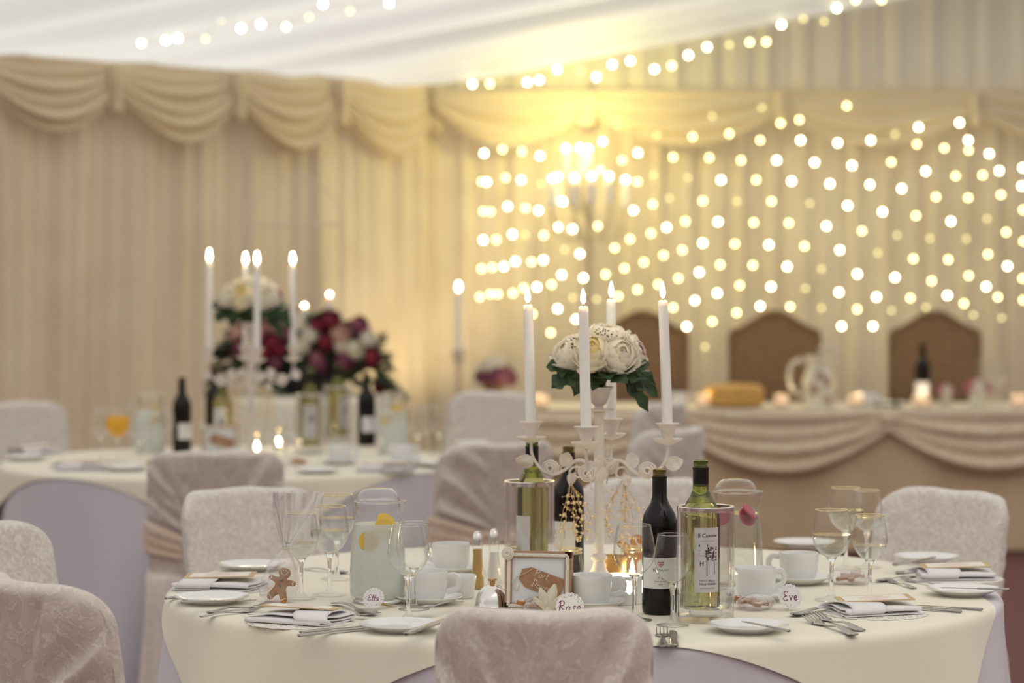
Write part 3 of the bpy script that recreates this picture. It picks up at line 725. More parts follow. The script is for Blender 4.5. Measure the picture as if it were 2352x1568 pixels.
def candelabrum(label, spray=True):
    t = thing('candelabrum', label, 'candelabra', (0, 0, 0), 0, 'cream candelabra on the round tables')
    MB().lathe([(0, 0), (.062, 0), (.066, .004), (.062, .010), (.040, .016), (.024, .026), (.016, .040), (.0125, .055), (.018, .060), (.018, .066), (.012, .072), (0, .072)], 32).build('foot', M['painted'], t)
    MB().lathe([(.0115, .07), (.0112, .20), (.0105, .235), (.016, .240), (.020, .252), (.016, .264), (.0105, .268), (.0125, .272), (.0118, .30), (.0105, .385), (.014, .390), (0, .391)], 24).build('column', M['painted'], t)
    fc = MB().lathe([(0, .391), (.030, .392), (.034, .395), (.033, .3985), (.010, .399), (.009, .404), (.016, .410), (.022, .424), (.026, .438), (.033, .447), (.031, .4475), (.024, .438), (.018, .424), (0, .414)], 28).build('flower_cup', M['painted'], t)
    for k in range(4):
        rot = Matrix.Rotation(-PI/2+k*PI/2+.0, 4, 'Z')
        arm = MB()
        pts = spline([(.012, 0, .262), (.035, .004, .280), (.055, 0, .279), (.075, -.004, .262), (.100, 0, .250), (.125, .003, .255), (.145, 0, .274), (.155, 0, .296), (.156, 0, .322)], 7)
        n = len(pts)
        arm.tube(pts, [.0042-.0008*i/n for i in range(n)], 8, M=rot)
        sc = [(.05+.018*math.cos(a)*(1-a/9), .002, .252+.018*math.sin(a)*(1-a/9)) for a in [i*.35 for i in range(20)]]
        arm.tube(sc, .0028, 6, M=rot)
        ao = arm.build('arm', M['painted'], t, ang=60)
        for (p, d, L, W) in (((.142, 0, .265), (.75, .3, .35), .046, .017), ((.085, 0, .256), (-.35, .2, .9), .042, .016), ((.06, 0, .262), (.2, -.3, -1), .030, .011)):
            st = MB().tube([rot @ Vector(p), rot @ (Vector(p)+Vector(d)*.012)], .0016, 5)
            fnp = rot @ Vector(p)+(rot.to_3x3() @ Vector(d).normalized())*.010
            lf = leaf(ao, fnp, rot.to_3x3() @ Vector(d), L, W, 'metal_leaf', 'painted', False, k, up=rot.to_3x3() @ Vector((.1, -1, .15)))
        rs = MB()
        c = rot @ Vector((.112, -.006, .262))
        for i in range(3):
            R = .017-.005*i
            pp = [c+Vector((R*math.cos(a)*(1+.1*math.sin(3*a)), -.004-.003*i, R*math.sin(a))) for a in [2*PI*j/20 for j in range(20)]]
            rs.tube(pp, .0032, 6, closed=True)
        rs.ball(c, .011, 10, 8, (1, .5, 1)); rs.build('metal_rose', M['painted'], ao)
        T2 = rot @ Matrix.Translation((.156, 0, 0))
        MB().lathe([(0, .318), (.006, .318), (.022, .324), (.034, .331), (.0345, .333), (.030, .3325), (.012, .327), (0, .327)], 26, T2).build('drip_tray', M['painted'], ao)
        MB().lathe([(0, .326), (.008, .326), (.010, .330), (.0145, .342), (.017, .352), (.0205, .361), (.0275, .3665), (.0265, .3675), (.0165, .361), (.0130, .350), (.0125, .340), (0, .340)], 26, T2).build('candle_cup', M['painted'], ao)
    return t
def bouquet(label):
    t = thing('flower_bouquet', label, 'flowers', (0, 0, 0), 0, 'cream bouquets in the candelabra')
    MB().lathe([(0, -.03), (.008, -.025), (.016, 0), (.03, .025), (.0, .05)], 14).build('stems', M['leaf'], t)
    for i, (x, y, z, R, mm, nr) in enumerate([(-.062, -.015, .078, .040, ('petal_w', 'petal'), (-.7, -.4, .7)), (-.012, -.045, .082, .046, ('petal', 'petal_y'), (-.1, -.9, .6)), (.048, -.040, .075, .044, ('petal_w', 'petal'), (.4, -.85, .45)), (.080, .005, .075, .043, ('petal_w', 'pink'), (.95, -.3, .45)),
            (-.035, .03, .085, .042, ('petal_w', 'petal'), (-.5, .5, .9)), (.022, -.005, .112, .044, ('petal_w', 'petal'), (.1, -.2, 1)), (.045, .04, .085, .042, ('petal_w', 'petal'), (.5, .7, .6)), (-.005, .05, .08, .04, ('petal_w', 'petal'), (0, 1, .5))]):
        flower(R, t, mm, 'peony', seed=i*5.3, loc=(x, y, z), nrm=nr)
    for i, (p, d, L, W) in enumerate([((-.05, -.02, .045), (-1, -.2, .15), .062, .024), ((-.045, -.03, .035), (-.8, -.3, -.35), .065, .026), ((-.02, -.03, .03), (-.5, -.5, -.6), .06, .018), ((.02, -.04, .035), (.1, -.9, -.1), .045, .02), ((.03, -.04, .03), (.5, -.7, -.1), .055, .022), ((.05, -.03, .035), (.9, -.3, -.05), .065, .022),
            ((.06, -.02, .04), (1, -.1, .35), .06, .022), ((.07, -.01, .03), (.85, -.1, -.5), .085, .018), ((.06, -.02, .025), (.65, -.15, -.75), .095, .016), ((.08, 0, .03), (.8, 0, -.25), .06, .02), ((0, .04, .03), (0, 1, -.2), .06, .022), ((-.04, .03, .03), (-.7, .7, -.1), .06, .022), ((.05, .04, .03), (.6, .8, -.1), .06, .022), ((.0, -.03, .02), (-.2, -.7, -.3), .04, .016)]):
        leaf(t, p, d, L, W*1.15, seed=i, up=(.15*d[0], -.9 if p[1] < .02 else .9, .55))
    g = MB()
    for i in range(26):
        a = random.random()*2*PI; r = .035*random.random()
        g.ball((.015+r*math.cos(a), -.06+r*.4*math.sin(a), .118+.018*random.random()-.2*r), .0016, 6, 4)
    for i in range(14):
        g.ball((-.058+.014*random.random(), -.05, .085+.03*random.random()), .0017, 6, 4)
    g.build('seed_heads', M['leaf2'], t); return t
def bead_spray(label, seed):
    rnd = random.Random(seed)
    t = thing('bead_spray', label, 'beads', (0, 0, 0), 0, 'gold bead sprays on the candelabra')
    w = MB(); bead = MB().ball((0, 0, 0), 1, 12, 8).build('bead', M['gold'], t); first = bead
    n = 0
    def put(p, r):
        nonlocal n
        o = first if n == 0 else bpy.data.objects.new('bead', first.data)
        if n: C.objects.link(o); o.parent = t
        o.location = p; o.scale = (r, r, r); n += 1
    for k in range(7):
        x0 = rnd.uniform(-.012, .012); pts = [Vector((x0*.3, 0, 0))]
        dx = rnd.uniform(-.04, .045); L = rnd.uniform(.09, .165)
        for j in range(1, 9):
            f = j/8
            pts.append(Vector((dx*math.sin(f*2.2)+rnd.uniform(-.004, .004), rnd.uniform(-.012, .012), -L*f)))
        w.tube(spline(pts, 3), .0006, 5)
        for p in pts[2:]:
            if rnd.random() < .85: put(p+Vector((rnd.uniform(-.003, .003), 0, 0)), rnd.choice((.0018, .0024, .003, .0042)))
            q = p+Vector((rnd.uniform(-.014, .014), rnd.uniform(-.008, .008), rnd.uniform(-.005, .012)))
            w.tube([p, q], .0004, 4); put(q, rnd.choice((.0013, .0018, .0024)))
    w.build('wire', M['gold_wire'], t, ang=180); return t

# ------------------------------------------------------------------ round tables
def cloth_pt(x, y, R, drop_fold, zt, seed, flare=.10):
    r = math.hypot(x, y); a = math.atan2(y, x); b = .018
    if r <= R-b: return Vector((x, y, zt))
    over = r-(R-b)
    arc = b*PI/2
    if over < arc:
        th = over/b; rr = R-b+b*math.sin(th); z = zt-b*(1-math.cos(th))
    else:
        h = over-arc; rr = R+h*flare; z = zt-b-h
        k = min(1, h/(.25 if zt > .748 else .75))
        rr += drop_fold*k*(math.sin(a*11+seed)+.6*math.sin(a*17+seed*2)+.4*math.sin(a*6-seed))
    return Vector((rr*math.cos(a), rr*math.sin(a), z))
def round_table(cx, cy, R, rot, side, labs, offs=(0, 0), flare2=.16, corner_round=0):
    t = thing('round_table', labs[0], 'table', (cx, cy, 0), 0, 'round dining tables')
    MB().lathe([(0, .722), (R-.02, .722), (R-.012, .730), (R-.012, .740), (R-.02, .744), (0, .744)], 64).build('tabletop', M['wood'], t)
    for k in range(4):
        a = PI/4+k*PI/2; MB().tube([(.5*math.cos(a), .5*math.sin(a), .722), (.55*math.cos(a), .55*math.sin(a), .0)], .015, 8).build('leg', M['pewter'], t)
    w = thing('tablecloth', labs[1], 'tablecloth', (cx, cy, 0), 0, 'white floor length tablecloths')
    n = 300
    rr = [0, .3, .6, R-.03]+[R-.018+.0283*i/5 for i in range(6)]+[R+.01+.71*(i/24) for i in range(1, 25)]
    mb = MB(); vs = []; fs = []
    for r in rr:
        for k in range(n):
            a = 2*PI*k/n; vs.append(cloth_pt(r*math.cos(a), r*math.sin(a), R-.003, .036, .7465, labs[3], .10) if r else Vector((0, 0, .7465)))
    for v in vs: v.z = max(v.z, .012)
    for j in range(len(rr)-1):
        for k in range(n): fs.append((j*n+k, j*n+(k+1) % n, (j+1)*n+(k+1) % n, (j+1)*n+k))
    mb.add(vs, fs).build('cloth', M['white_cloth'], w, ang=180)
    N = 150; mb = MB(); ca, sa = math.cos(rot), math.sin(rot)
    def fn(u, v):
        x = (u-.5)*side+offs[0]; y = (v-.5)*side+offs[1]
        x, y = x*ca-y*sa, x*sa+y*ca
        return cloth_pt(x, y, R+.002, .011, .7495, labs[3]+2, flare2)
    o = mb.grid(fn, N, N).build('overlay_cloth', M['ivory'], ang=180, loc=(cx, cy, 0))
    tag(o, labs[2], 'tablecloth', 'ivory square overlay cloths')

T1 = Vector((.160, 5.745, 0)); T2 = Vector((-1.05, 9.62, 0))
round_table(T1.x, T1.y, .93, 0, 1.82, ['round dining table nearest the camera, hidden under white and ivory cloths', 'white floor length cloth under the ivory one on the nearest round table', 'ivory square overlay cloth on the nearest round table, set with place cards', 1.0], offs=(-.048, -.002), flare2=.19)
round_table(T2.x, T2.y, .865, -.62, 1.74, ['round dining table farther back, by the side wall curtain', 'white floor length cloth on the farther round table by the side wall', 'ivory square overlay cloth on the farther round table by the side wall', 4.2], flare2=.15)

# ------------------------------------------------------------------ chairs
def face(x, y, tx, ty): return math.atan2(ty-y, tx-x)-PI/2
tx, ty = T1.x, T1.y; ux, uy = T2.x, T2.y
chair('lace covered chair with its back to the camera, in front of the Rose place card', .0556, 4.39, 0.0, w=.377, h=.885, sd=1, face_m='lace_back')
chair('lace covered chair at the lower corner of the picture, its folded back showing', -.885, 4.86, face(-.885, 4.86, tx, ty), w=.40, h=.875, sd=2, face_m='lace_back')
chair('lace covered chair at the picture edge, facing the nearest table from the side', -1.20, 5.88, face(-1.2, 5.88, tx, ty)-.35, w=.40, h=.875, sd=3)
chair('lace covered chair behind the bagged gingerbread man, facing the camera', -.71, 6.90, face(-.71, 6.90, tx, ty), w=.43, h=.87, sd=4, tie=False)
chair('lace covered chair behind the four gold rimmed glasses, facing the camera', 1.16, 6.86, face(1.16, 6.86, tx, ty), w=.405, h=.87, sd=5, tie=False)
chair('lace covered chair behind the candelabrum stem, between the two dark wine bottles', .375, 7.25, PI, w=.38, h=.87, sd=6, tie=False)
chair('peach sashed chair pulled up to the farther table below its candelabrum', -.963, 8.32, face(-.963, 8.32, ux, uy)+.05, w=.445, h=.88, sash=True, face_m='lace_back', sd=7)
chair('peach sashed chair behind the clear cooler, turned towards the farther table', -.045, 8.58, face(-.04, 8.5, ux, uy)-.1, w=.47, h=.89, sash=True, face_m='lace_back', sd=8)
chair('pale chair against the side wall at the picture edge, beyond the farther table', -2.16, 11.2, face(-2.16, 11.2, ux, uy), w=.44, h=.89, sd=9, tie=False)
chair('pale chair beyond the farther table, in front of the small urn of flowers', -.09, 11.5, face(-.09, 11.5, ux, uy)-.15, w=.46, h=.92, sd=10, tie=False)
chair('pale chair partly hidden by the candle nearest the brown bread, higher of two', .62, 10.9, 1.15, w=.44, h=.91, sd=11)
chair('pale chair partly hidden by the candle nearest the brown bread, lower of two', .56, 9.2, .95, w=.42, h=.90, sd=12)

# ------------------------------------------------------------------ candelabrum on table 1
cb = candelabrum('cream candelabrum with four arms in the middle of the nearest table')
cb.location = (.196, 5.76, .750); cb.rotation_euler = (0, 0, -.215)
bq = bouquet('cream peony bouquet in the cup of the nearest candelabrum'); bq.location = (.190, 5.76, .750+.446)
cand = candle_parts(.29)
def candles(base, rz, lab, Ls, tilts, zs=.342):
    out = []
    for k in range(4):
        a = rz-PI/2+k*PI/2
        p = Vector(base)+Vector((.156*math.cos(a), .156*math.sin(a), zs))
        c = dup(cand, lab[k], loc=p, rot=(tilts[k][1], tilts[k][0], 0), sc=(1, 1, Ls[k]/.29)); out.append(c)
    return out
candles(cb.location, -.215, ['lit white taper candle nearest the camera, in front of the cream bouquet', 'lit white taper candle on the candelabrum arm above the two wine bottles with labels', 'lit white taper candle standing half hidden behind the cream bouquet', 'lit white taper candle on the candelabrum arm above the first clear cooler'],
        (.288, .300, .300, .289), ((-.022, 0), (-.035, 0), (0, 0), (-.026, 0)))
b1 = bead_spray('gold bead spray in front of the dark bottle behind the picture frame', 3); b1.location = P(1312, 1108, 5.70)
b2 = bead_spray('gold bead spray on the side of the candelabrum stem towards the labelled bottles', 11); b2.location = P(1432, 1100, 5.80); b2.scale = (1.2, 1.2, 1.1)

# ------------------------------------------------------------------ bottles, coolers, jugs, glasses on table 1
def at(o, px, py, z=.75, rz=None):
    o.location = T(px, py, z); o.location.z = z
    if rz is not None: o.rotation_euler = (0, 0, rz)
    return o
r1 = bottle(True, 'dark red wine bottle with a wide white label, beside the labelled white wine', lab_red); at(r1, 1515, 1408)
c1 = cooler('clear wine cooler around the bottle with the printed house label'); at(c1, 1621, 1424)
w1 = bottle(False, 'green white wine bottle with a tall printed house label in a clear cooler', lab_white); w1.location = (c1.location.x-.010, c1.location.y, .7765); w1.scale = (1.07, 1.07, 1)
c2 = dup(c1, 'clear wine cooler behind the picture frame and the pepper pot'); at(c2, 1216, 1338)
w2 = bottle(False, 'green white wine bottle in the cooler behind the picture frame', lab_back); w2.location = (c2.location.x+.006, c2.location.y, .7765)
r2 = bottle(True, 'dark red wine bottle hung with gold beads, behind the candelabrum stem', lab_plain); r2.location = P(1306, 900, 5.99); r2.location.z = .75; r2.rotation_euler = (0, 0, -.6)
j1 = jug('lidded jug of cloudy lemonade on the nearest table', 'lemonade', [(.018, -.030, .160, 1.3, .3), (-.012, -.048, .135, 1.45, -.1), (.02, -.01, .172, .9, .8)])
at(j1, 868, 1382); j1.rotation_euler = (0, 0, -.1)
j2 = jug('lidded jug of water with strawberries behind the labelled white wine', 'water', [(.025, -.01, .16, 1.1, .6), (-.028, .0, .162, 1.2, -.7), (.03, -.02, .172, .8, 1.2)]); at(j2, 1690, 1350)

gl = wineglass(.193, .0425, None, False, 'large wine glass before the lemonade jug and the cup')
at(gl, 938, 1424)
gs = wineglass(.182, .0375, None, False, 'smaller wine glass closest to the labelled white wine bottle'); at(gs, 1545, 1436)
gw = wineglass(.194, .0420, .50, True, 'large gold rimmed wine glass of water, in front beside the Eve card'); at(gw, 1910, 1378)
gsw = wineglass(.184, .0375, .36, True, 'smaller gold rimmed wine glass of water, standing in front behind the folded menu'); at(gsw, 1998, 1380)
GG = 'wine glasses'
at(dup(gl, 'large wine glass before the dark red bottle with the white label'), 1457, 1424)
at(dup(gs, 'smaller wine glass hidden behind the large one before the lemonade jug'), 951, 1399)
at(dup(gw, 'large gold rimmed wine glass standing behind the other three'), 1943, 1308)
at(dup(gsw, 'smaller gold rimmed wine glass behind, nearest the covered chair'), 1991, 1303)
at(dup(gw, 'large gold rimmed glass of water beside the cellophane bag'), 757, 1366)
at(dup(gw, 'large gold rimmed glass behind the one beside the cellophane bag'), 774, 1330)
at(dup(gsw, 'smaller wine glass seen through the flared cellophane bag'), 692, 1374)

# ------------------------------------------------------------------ cups, plates
s0 = saucer('saucer with a spoon under the cup before the lemonade jug', .072); at(s0, 985, 1386)
cpn = cup('white coffee cup before the large glass, handle turned away from it'); cpn.location = s0.location+Vector((-.004, 0, .0055)); cpn.rotation_euler = (0, 0, -.15)
def cupset(px, py, lab, slab, rz, saucer_=True):
    s = dup(s0, slab); at(s, px, py); c = dup(cpn, lab, loc=s.location+Vector((0, 0, .0055)), rz=rz); return c
cupset(1036, 1316, 'white coffee cup farther back, behind the pepper pot', 'saucer under the cup behind the pepper pot', 2.6)
cupset(1358, 1396, 'white coffee cup between the picture frame and the dark bottle', 'saucer under the cup beside the picture frame', .05)
cupset(1735, 1378, 'white coffee cup beside the labelled bottle and the Eve card', 'saucer under the cup beside the Eve card', .35)
cupset(1835, 1340, 'white coffee cup behind the Eve card, with cellophane beside it', 'saucer under the cup behind the Eve card', 2.9)
rk = MB().lathe([(0, .002), (.025, 0), (.028, .003), (.0335, .040), (.0345, .048), (.0335, .0495), (.0318, .047), (.027, .006), (0, .006)], 96, wob=lambda a, z: 1+(.012*math.sin(a*32) if z < .042 else 0)).build('ramekin', M['china'], ang=50)
tag(rk, 'white ribbed ramekin beside the pepper pot', 'ramekin'); at(rk, 1058, 1372)
p1 = plate('white side plate in front of the large glass by the lemonade', .080); at(p1, 918, 1448)
def pl(px, py, lab): return at(dup(p1, lab), px, py)
P2 = pl(1718, 1450, 'white side plate with a knife, in front of the labelled bottle')
P3 = pl(487, 1384, 'white side plate at the table edge with a large fork before it')
P4 = pl(2212, 1366, 'white side plate at the table edge below the farther folded menu')
P5 = pl(2128, 1290, 'white side plate in front of the chair behind the gold rimmed glasses')
P6 = pl(580, 1308, 'white side plate behind the bagged gingerbread man')
P7 = pl(1848, 1256, 'white side plate at the far side of the table behind the cup and cellophane')

# shakers, bell, jars
sh = thing('pepper_pot', 'tall glass pepper pot with a silver cap', 'pepper pot', (0, 0, 0))
MB().lathe([(0, 0), (.0150, 0), (.0155, .004), (.0125, .045), (.0105, .075), (.0115, .094), (.0110, .1)], 20).build('bottle', M['glass'], sh, ang=180)
MB().lathe([(0, .002), (.0135, .002), (.0115, .045), (.0096, .075), (.0100, .088), (0, .088)], 20).build('pepper', M['pepper'], sh)
MB().lathe([(.0122, .097), (.0125, .110), (.0105, .122), (.006, .128), (0, .1295)], 20).build('cap', M['silver'], sh)
at(sh, 1097, 1352)
s2 = dup(sh, 'tall glass salt pot with a silver cap, beside the picture frame', drop=('pepper',)); s2.name = 'salt_pot'; s2['category'] = 'salt pot'; at(s2, 1135, 1345)
MB().lathe([(0, .002), (.0135, .002), (.0115, .045), (.0096, .075), (0, .075)], 20).build('salt', M['salt'], s2)
bell = thing('table_bell', 'domed silver table bell with a brass button', 'bell', (0, 0, 0))
MB().lathe([(.0365, .0), (.0375, .002), (.0365, .004), (.0355, .012), (.0325, .024), (.026, .036), (.015, .0445), (.004, .047), (0, .047)], 36).build('dome', M['silver'], bell, ang=50)
MB().lathe([(0, .046), (.005, .047), (.0045, .052), (.0085, .055), (.0085, .058), (0, .060)], 14, wob=lambda a, z: 1+.15*math.cos(4*a)).build('button', M['brass'], bell)
MB().lathe([(0, 0), (.036, 0), (.036, .003), (0, .003)], 30).build('base', M['silver'], bell); at(bell, 1131, 1392)
def jar(label, h, R, gold=True):
    t = thing('candle_jar', label, 'candle jar', (0, 0, 0), 0, 'glass candle jars')
    MB().lathe([(0, .002), (R*.9, .002), (R, .006), (R*.98, h*.45), (R*.86, h*.74), (R*.84, h*.84), (R*.86, h)], 32).build('jar_wall', M['glass'], t, ang=180)
    rg = MB()
    for z in (h*.88, h*.97): rg.tube([(R*.86*math.cos(a), R*.86*math.sin(a), z) for a in [2*PI*i/32 for i in range(32)]], .0016, 6, closed=True)
    rg.build('screw_rim', M['gold_rim'], t)
    MB().lathe([(0, .004), (.019, .004), (.0195, .016), (.017, .0165), (0, .015)], 24).build('tealight', M['wax'], t)
    MB().lathe([(0, .015), (.003, .018), (.006, .025), (.0055, .030), (.002, .042), (0, .046)], 12).build('flame', M['flame'], t, ang=180)
    return t
ja = jar('glass candle jar between the picture frame and the candelabrum stem', .085, .030); at(ja, 1310, 1345)
at(dup(ja, 'glass candle jar seen through the wine glass beside the dark bottle'), 1452, 1340)
at(dup(ja, 'glass candle jar between the picture frame and the cooler behind it'), 1190, 1338)
am = MB().lathe([(0, .001), (.024, 0), (.028, .004), (.031, .06), (.030, .062), (.0285, .058), (.0265, .006), (0, .005)], 28).build('amber_cup', M['amber'], ang=50)
tag(am, 'amber candle cup just behind the candelabrum stem', 'candle cup'); at(am, 1408, 1338)
def heart(u, v):
    a = -PI+2*PI*u; x = (a-(-1.32))*3.0*1.2; y = (v-.60)*4.2
    return (x*x+y*y-1)**3-x*x*y*y*y > 0
hp = thing('heart_tealight_pot', 'cream tealight pot pierced with a heart, beside the white cup', 'tealight holder', (0, 0, 0))
hR = .040
MB().grid(lambda u, v: Vector(((hR+.005*v)*math.cos(-PI+2*PI*u), (hR+.005*v)*math.sin(-PI+2*PI*u), .06*v)), 220, 40, closed=True, keep=heart).build('wall', M['china'], hp, ang=180, solid=.0025)
MB().lathe([(0, 0), (.040, 0), (.040, .003), (0, .003)], 32).build('base', M['china'], hp)
MB().lathe([(0, .003), (.019, .003), (.0195, .016), (0, .015)], 20).build('tealight', M['wax'], hp)
MB().lathe([(0, .015), (.004, .018), (.009, .026), (.008, .033), (.003, .044), (0, .048)], 12).build('flame', M['flame'], hp, ang=180)
at(hp, 1432, 1384)
# ------------------------------------------------------------------ handwriting
GLY = {'E': (.62, [[(.55, .9), (.3, 1), (.1, .85), (.2, .6), (.4, .52), (.15, .45), (.02, .2), (.2, 0), (.55, .12)]]),
 'l': (.30, [[(0, .1), (.2, .6), (.25, .95), (.15, 1), (.1, .8), (.1, .2), (.2, 0), (.3, .08)]]),
 'a': (.55, [[(.4, .45), (.2, .5), (.03, .25), (.15, .02), (.35, .15), (.42, .45), (.42, .1), (.55, .03)]]),
 'R': (.66, [[(.1, 0), (.12, .5), (.15, 1)], [(0, .85), (.2, 1.02), (.5, .9), (.45, .6), (.15, .52), (.35, .3), (.6, 0)]]),
 'o': (.52, [[(.25, .47), (.07, .36), (.05, .12), (.22, .0), (.40, .12), (.40, .36), (.25, .47)]]),
 's': (.44, [[(.05, .05), (.25, 0), (.35, .15), (.2, .3), (.15, .42), (.3, .5), (.4, .42)]]),
 'e': (.46, [[(.03, .22), (.3, .28), (.33, .42), (.18, .5), (.03, .3), (.1, .05), (.3, .02), (.42, .12)]]),
 'v': (.50, [[(0, .48), (.1, .45), (.2, .02), (.35, .45), (.48, .45)]]),
 'P': (.56, [[(.1, 0), (.15, 1)], [(0, .8), (.2, 1), (.5, .9), (.48, .6), (.15, .5)]]),
 'r': (.38, [[(.05, 0), (.08, .45)], [(.08, .35), (.2, .48), (.35, .44)]]),
 't': (.38, [[(.15, .85), (.13, .1), (.25, 0), (.35, .06)], [(0, .55), (.35, .57)]]),
 'D': (.70, [[(.15, 0), (.18, 1)], [(0, .95), (.3, 1), (.6, .7), (.55, .25), (.25, 0), (0, .05)]]),
 'u': (.56, [[(.05, .48), (.08, .1), (.2, 0), (.35, .15), (.4, .48), (.42, .08), (.52, .03)]])}
def write(s, size, r, mb=None, org=(0, 0), ang=0):
    """pen strokes in the x-z plane, facing -y, centred on org"""
    mb = mb or MB(); W = sum(GLY[c][0]+.06 for c in s)*size; x = -W/2; ca, sa = math.cos(ang), math.sin(ang)
    for c in s:
        w, st = GLY[c]
        for k in st:
            pts = []
            for p in spline([(a, b, 0) for a, b in k], 5):
                X = x+p.x*size+.12*p.y*size; Z = p.y*size
                pts.append((org[0]+X*ca-Z*sa, 0, org[1]+X*sa+Z*ca))
            mb.tube(pts, r, 5)
        x += (w+.06)*size
    return mb

def place_card(name, px, py, R, label, tilt, yaw, size):
    t = thing('place_card', label, 'place card', (0, 0, 0), 0, 'round place cards with names')
    out = []
    for i in range(72):
        a = 2*PI*i/72; q = R*(1+.035*math.cos(a*18)); out.append((q*math.cos(a), q*math.sin(a)))
    rot = Matrix.Translation((0, 0, R*math.cos(tilt)+.004)) @ Matrix.Rotation(-tilt, 4, 'X') @ Matrix.Rotation(PI/2, 4, 'X')
    sc = R/.025
    o = MB().prism([(x/sc, y/sc) for x, y in out], -.0004/sc, .0004/sc).build('disc', M['doily_s'], t, ang=30)
    o.matrix_local = rot @ Matrix.Scale(sc, 4)
    w = write(name, size, size*.046, org=(0, -size*.42))
    w.map(lambda p: Vector((p.x, p.z, .0008-p.y*0.2)))
    w.build('name', M['plum_ink'], o, flat=False).matrix_local = Matrix.Scale(1/sc, 4)
    MB().grid(lambda u, v: Vector(((u-.5)*.016+.03*v*v, .003+.045*v, R*1.2*(1-v)**1.5+.002)), 3, 10).build('prop', M['card_kraft'], t, ang=180, solid=.0008)
    at(t, px, py); t.rotation_euler = (0, 0, yaw); return t
place_card('Ella', 858, 1400, .0225, 'round lace place card reading Ella, before the lemonade jug', .45, -.2, .0125)
place_card('Rose', 1309, 1430, .0285, 'round lace place card reading Rose, behind the nearest chair', .2, .05, .0205)
place_card('Eve', 1815, 1402, .0265, 'round lace place card reading Eve, among the crossed forks', .3, .35, .0195)

# ------------------------------------------------------------------ framed tag
def photo_frame(label, full=True):
    t = thing('photo_frame', label, 'picture frame', (0, 0, 0), 0, 'framed table tags')
    W, H, D = .140, .122, .034
    bx = MB()
    for (c, d) in (((-W/2+.007, 0, H/2), (.014, .016, H)), ((W/2-.007, 0, H/2), (.014, .016, H)), ((0, 0, H-.007), (W, .016, .014)), ((0, 0, .007), (W, .016, .014))): bx.box(c, d)
    bx.box((0, D/2+.004, H/2), (W-.004, D-.016, H-.004))
    bx.build('frame', M['frame'], t, flat=True)
    bd = MB(); pts = []
    z0, z1, x0, x1 = .008, H-.008, -W/2+.008, W/2-.008
    n = 34
    for i in range(n): f = (i+.5)/n; pts += [(lerp(x0, x1, f), z0), (lerp(x0, x1, f), z1), (x0, lerp(z0, z1, f)), (x1, lerp(z0, z1, f))]
    for x, z in pts: bd.ball((x, -.009, z), .0019, 6, 4)
    for (c, d) in (((x0, -.0085, H/2), (.007, .002, H-.016)), ((x1, -.0085, H/2), (.007, .002, H-.016)), ((0, -.0085, z1), (W-.016, .002, .007)), ((0, -.0085, z0), (W-.016, .002, .007))): bd.box(c, d)
    bd.build('beaded_edge', M['bead'], t)
    MB().box((0, -.0005, H/2), (W-.026, .004, H-.026)).build('mount', M['mount'], t, flat=True)
    a = -.33; ca, sa = math.cos(a), math.sin(a)
    o = [(-.030, .020), (-.048, .010), (-.048, -.012), (-.030, -.023), (.046, -.023), (.046, .020)]
    tg = MB().prism([(x*ca-y*sa+.008, x*sa+y*ca+H/2-.002) for x, y in o], 0, .0012).map(lambda p: Vector((p.x, -.004-p.z, p.y))).build('tag', M['kraft'], t, flat=True)
    w = MB(); write('Port', .015, .0006, w, (.006, H/2+.005), a); write('Douro', .015, .0006, w, (.006, H/2-.018), a)
    w.map(lambda p: Vector((p.x, -.0056+p.y, p.z))).build('handwriting', M['chalk'], tg)
    MB().tube(spline([(-.012, -.0065, H/2+.024), (-.030, -.0075, H/2+.013), (-.045, -.0065, H/2+.006), (-.052, -.007, H/2-.012), (-.044, -.006, H/2-.022), (-.040, -.006, H/2-.010)]), .0008, 6).build('string', M['twine'], t)
    k = MB().ball((-W/2+.006, -.012, H-.006), .012, 12, 8, (1, .6, 1))
    for i in range(3):
        R = .012-.0035*i; k.tube([(-W/2+.006+R*math.cos(b), -.016-.002*i, H-.006+R*math.sin(b)) for b in [2*PI*j/16 for j in range(16)]], .002, 6, closed=True)
    k.build('corner_rose', M['bead'], t); return t
fr = photo_frame('beaded picture frame with a brown Port tag, behind the nearest chair'); at(fr, 1236, 1400); fr.rotation_euler = (-.09, 0, -.20)

# ------------------------------------------------------------------ napkins and menus
def napkin(label):
    t = thing('napkin', label, 'napkin', (0, 0, 0), 0, 'folded white napkins')
    W, L, n, th = .110, .175, 3, .0062
    path = []
    y0, y1 = -W/2, W/2
    for i in range(n):
        a, b = (y0, y1) if i % 2 == 0 else (y1, y0)
        z = .002+th*i
        for k in range(9): path.append((lerp(a, b, k/8)*(1-.05*i), z+.0012*math.sin(k*.8+i)))
        if i < n-1:
            c = b*(1-.05*i)
            for k in range(1, 6): path.append((c+(1 if b > a else -1)*th*.5*math.sin(PI*k/6), z+th*.5*(1-math.cos(PI*k/6))))
    def fn(u, v):
        f = v*(len(path)-1); i = min(int(f), len(path)-2); q = f-i
        y = lerp(path[i][0], path[i+1][0], q); z = lerp(path[i][1], path[i+1][1], q)
        x = (u-.5)*L
        return Vector((x+.15*y, y, z+.0016*noise.noise((x*14, y*14, 0))*(z/.01)+.002*(z/.012)*math.sin(u*PI)))
    MB().grid(fn, 22, 70).build('folded_cloth', M['napkin'], t, ang=180, solid=.0022)
    def wr(u, v):
        b = lerp(-.4, 2*PI-.9, v); x = lerp(-L*.50, -L*.05, u)+.10*(v-.5)*.3
        return Vector((x+.035*math.sin(b)*.4, (W/2+.003)*math.cos(b)**1 if True else 0, .012+.0125*math.sin(b)))
    MB().grid(wr, 8, 30).build('wrap_fold', M['napkin'], t, ang=180, solid=.0022)
    return t
doi = MB()
o_ = []
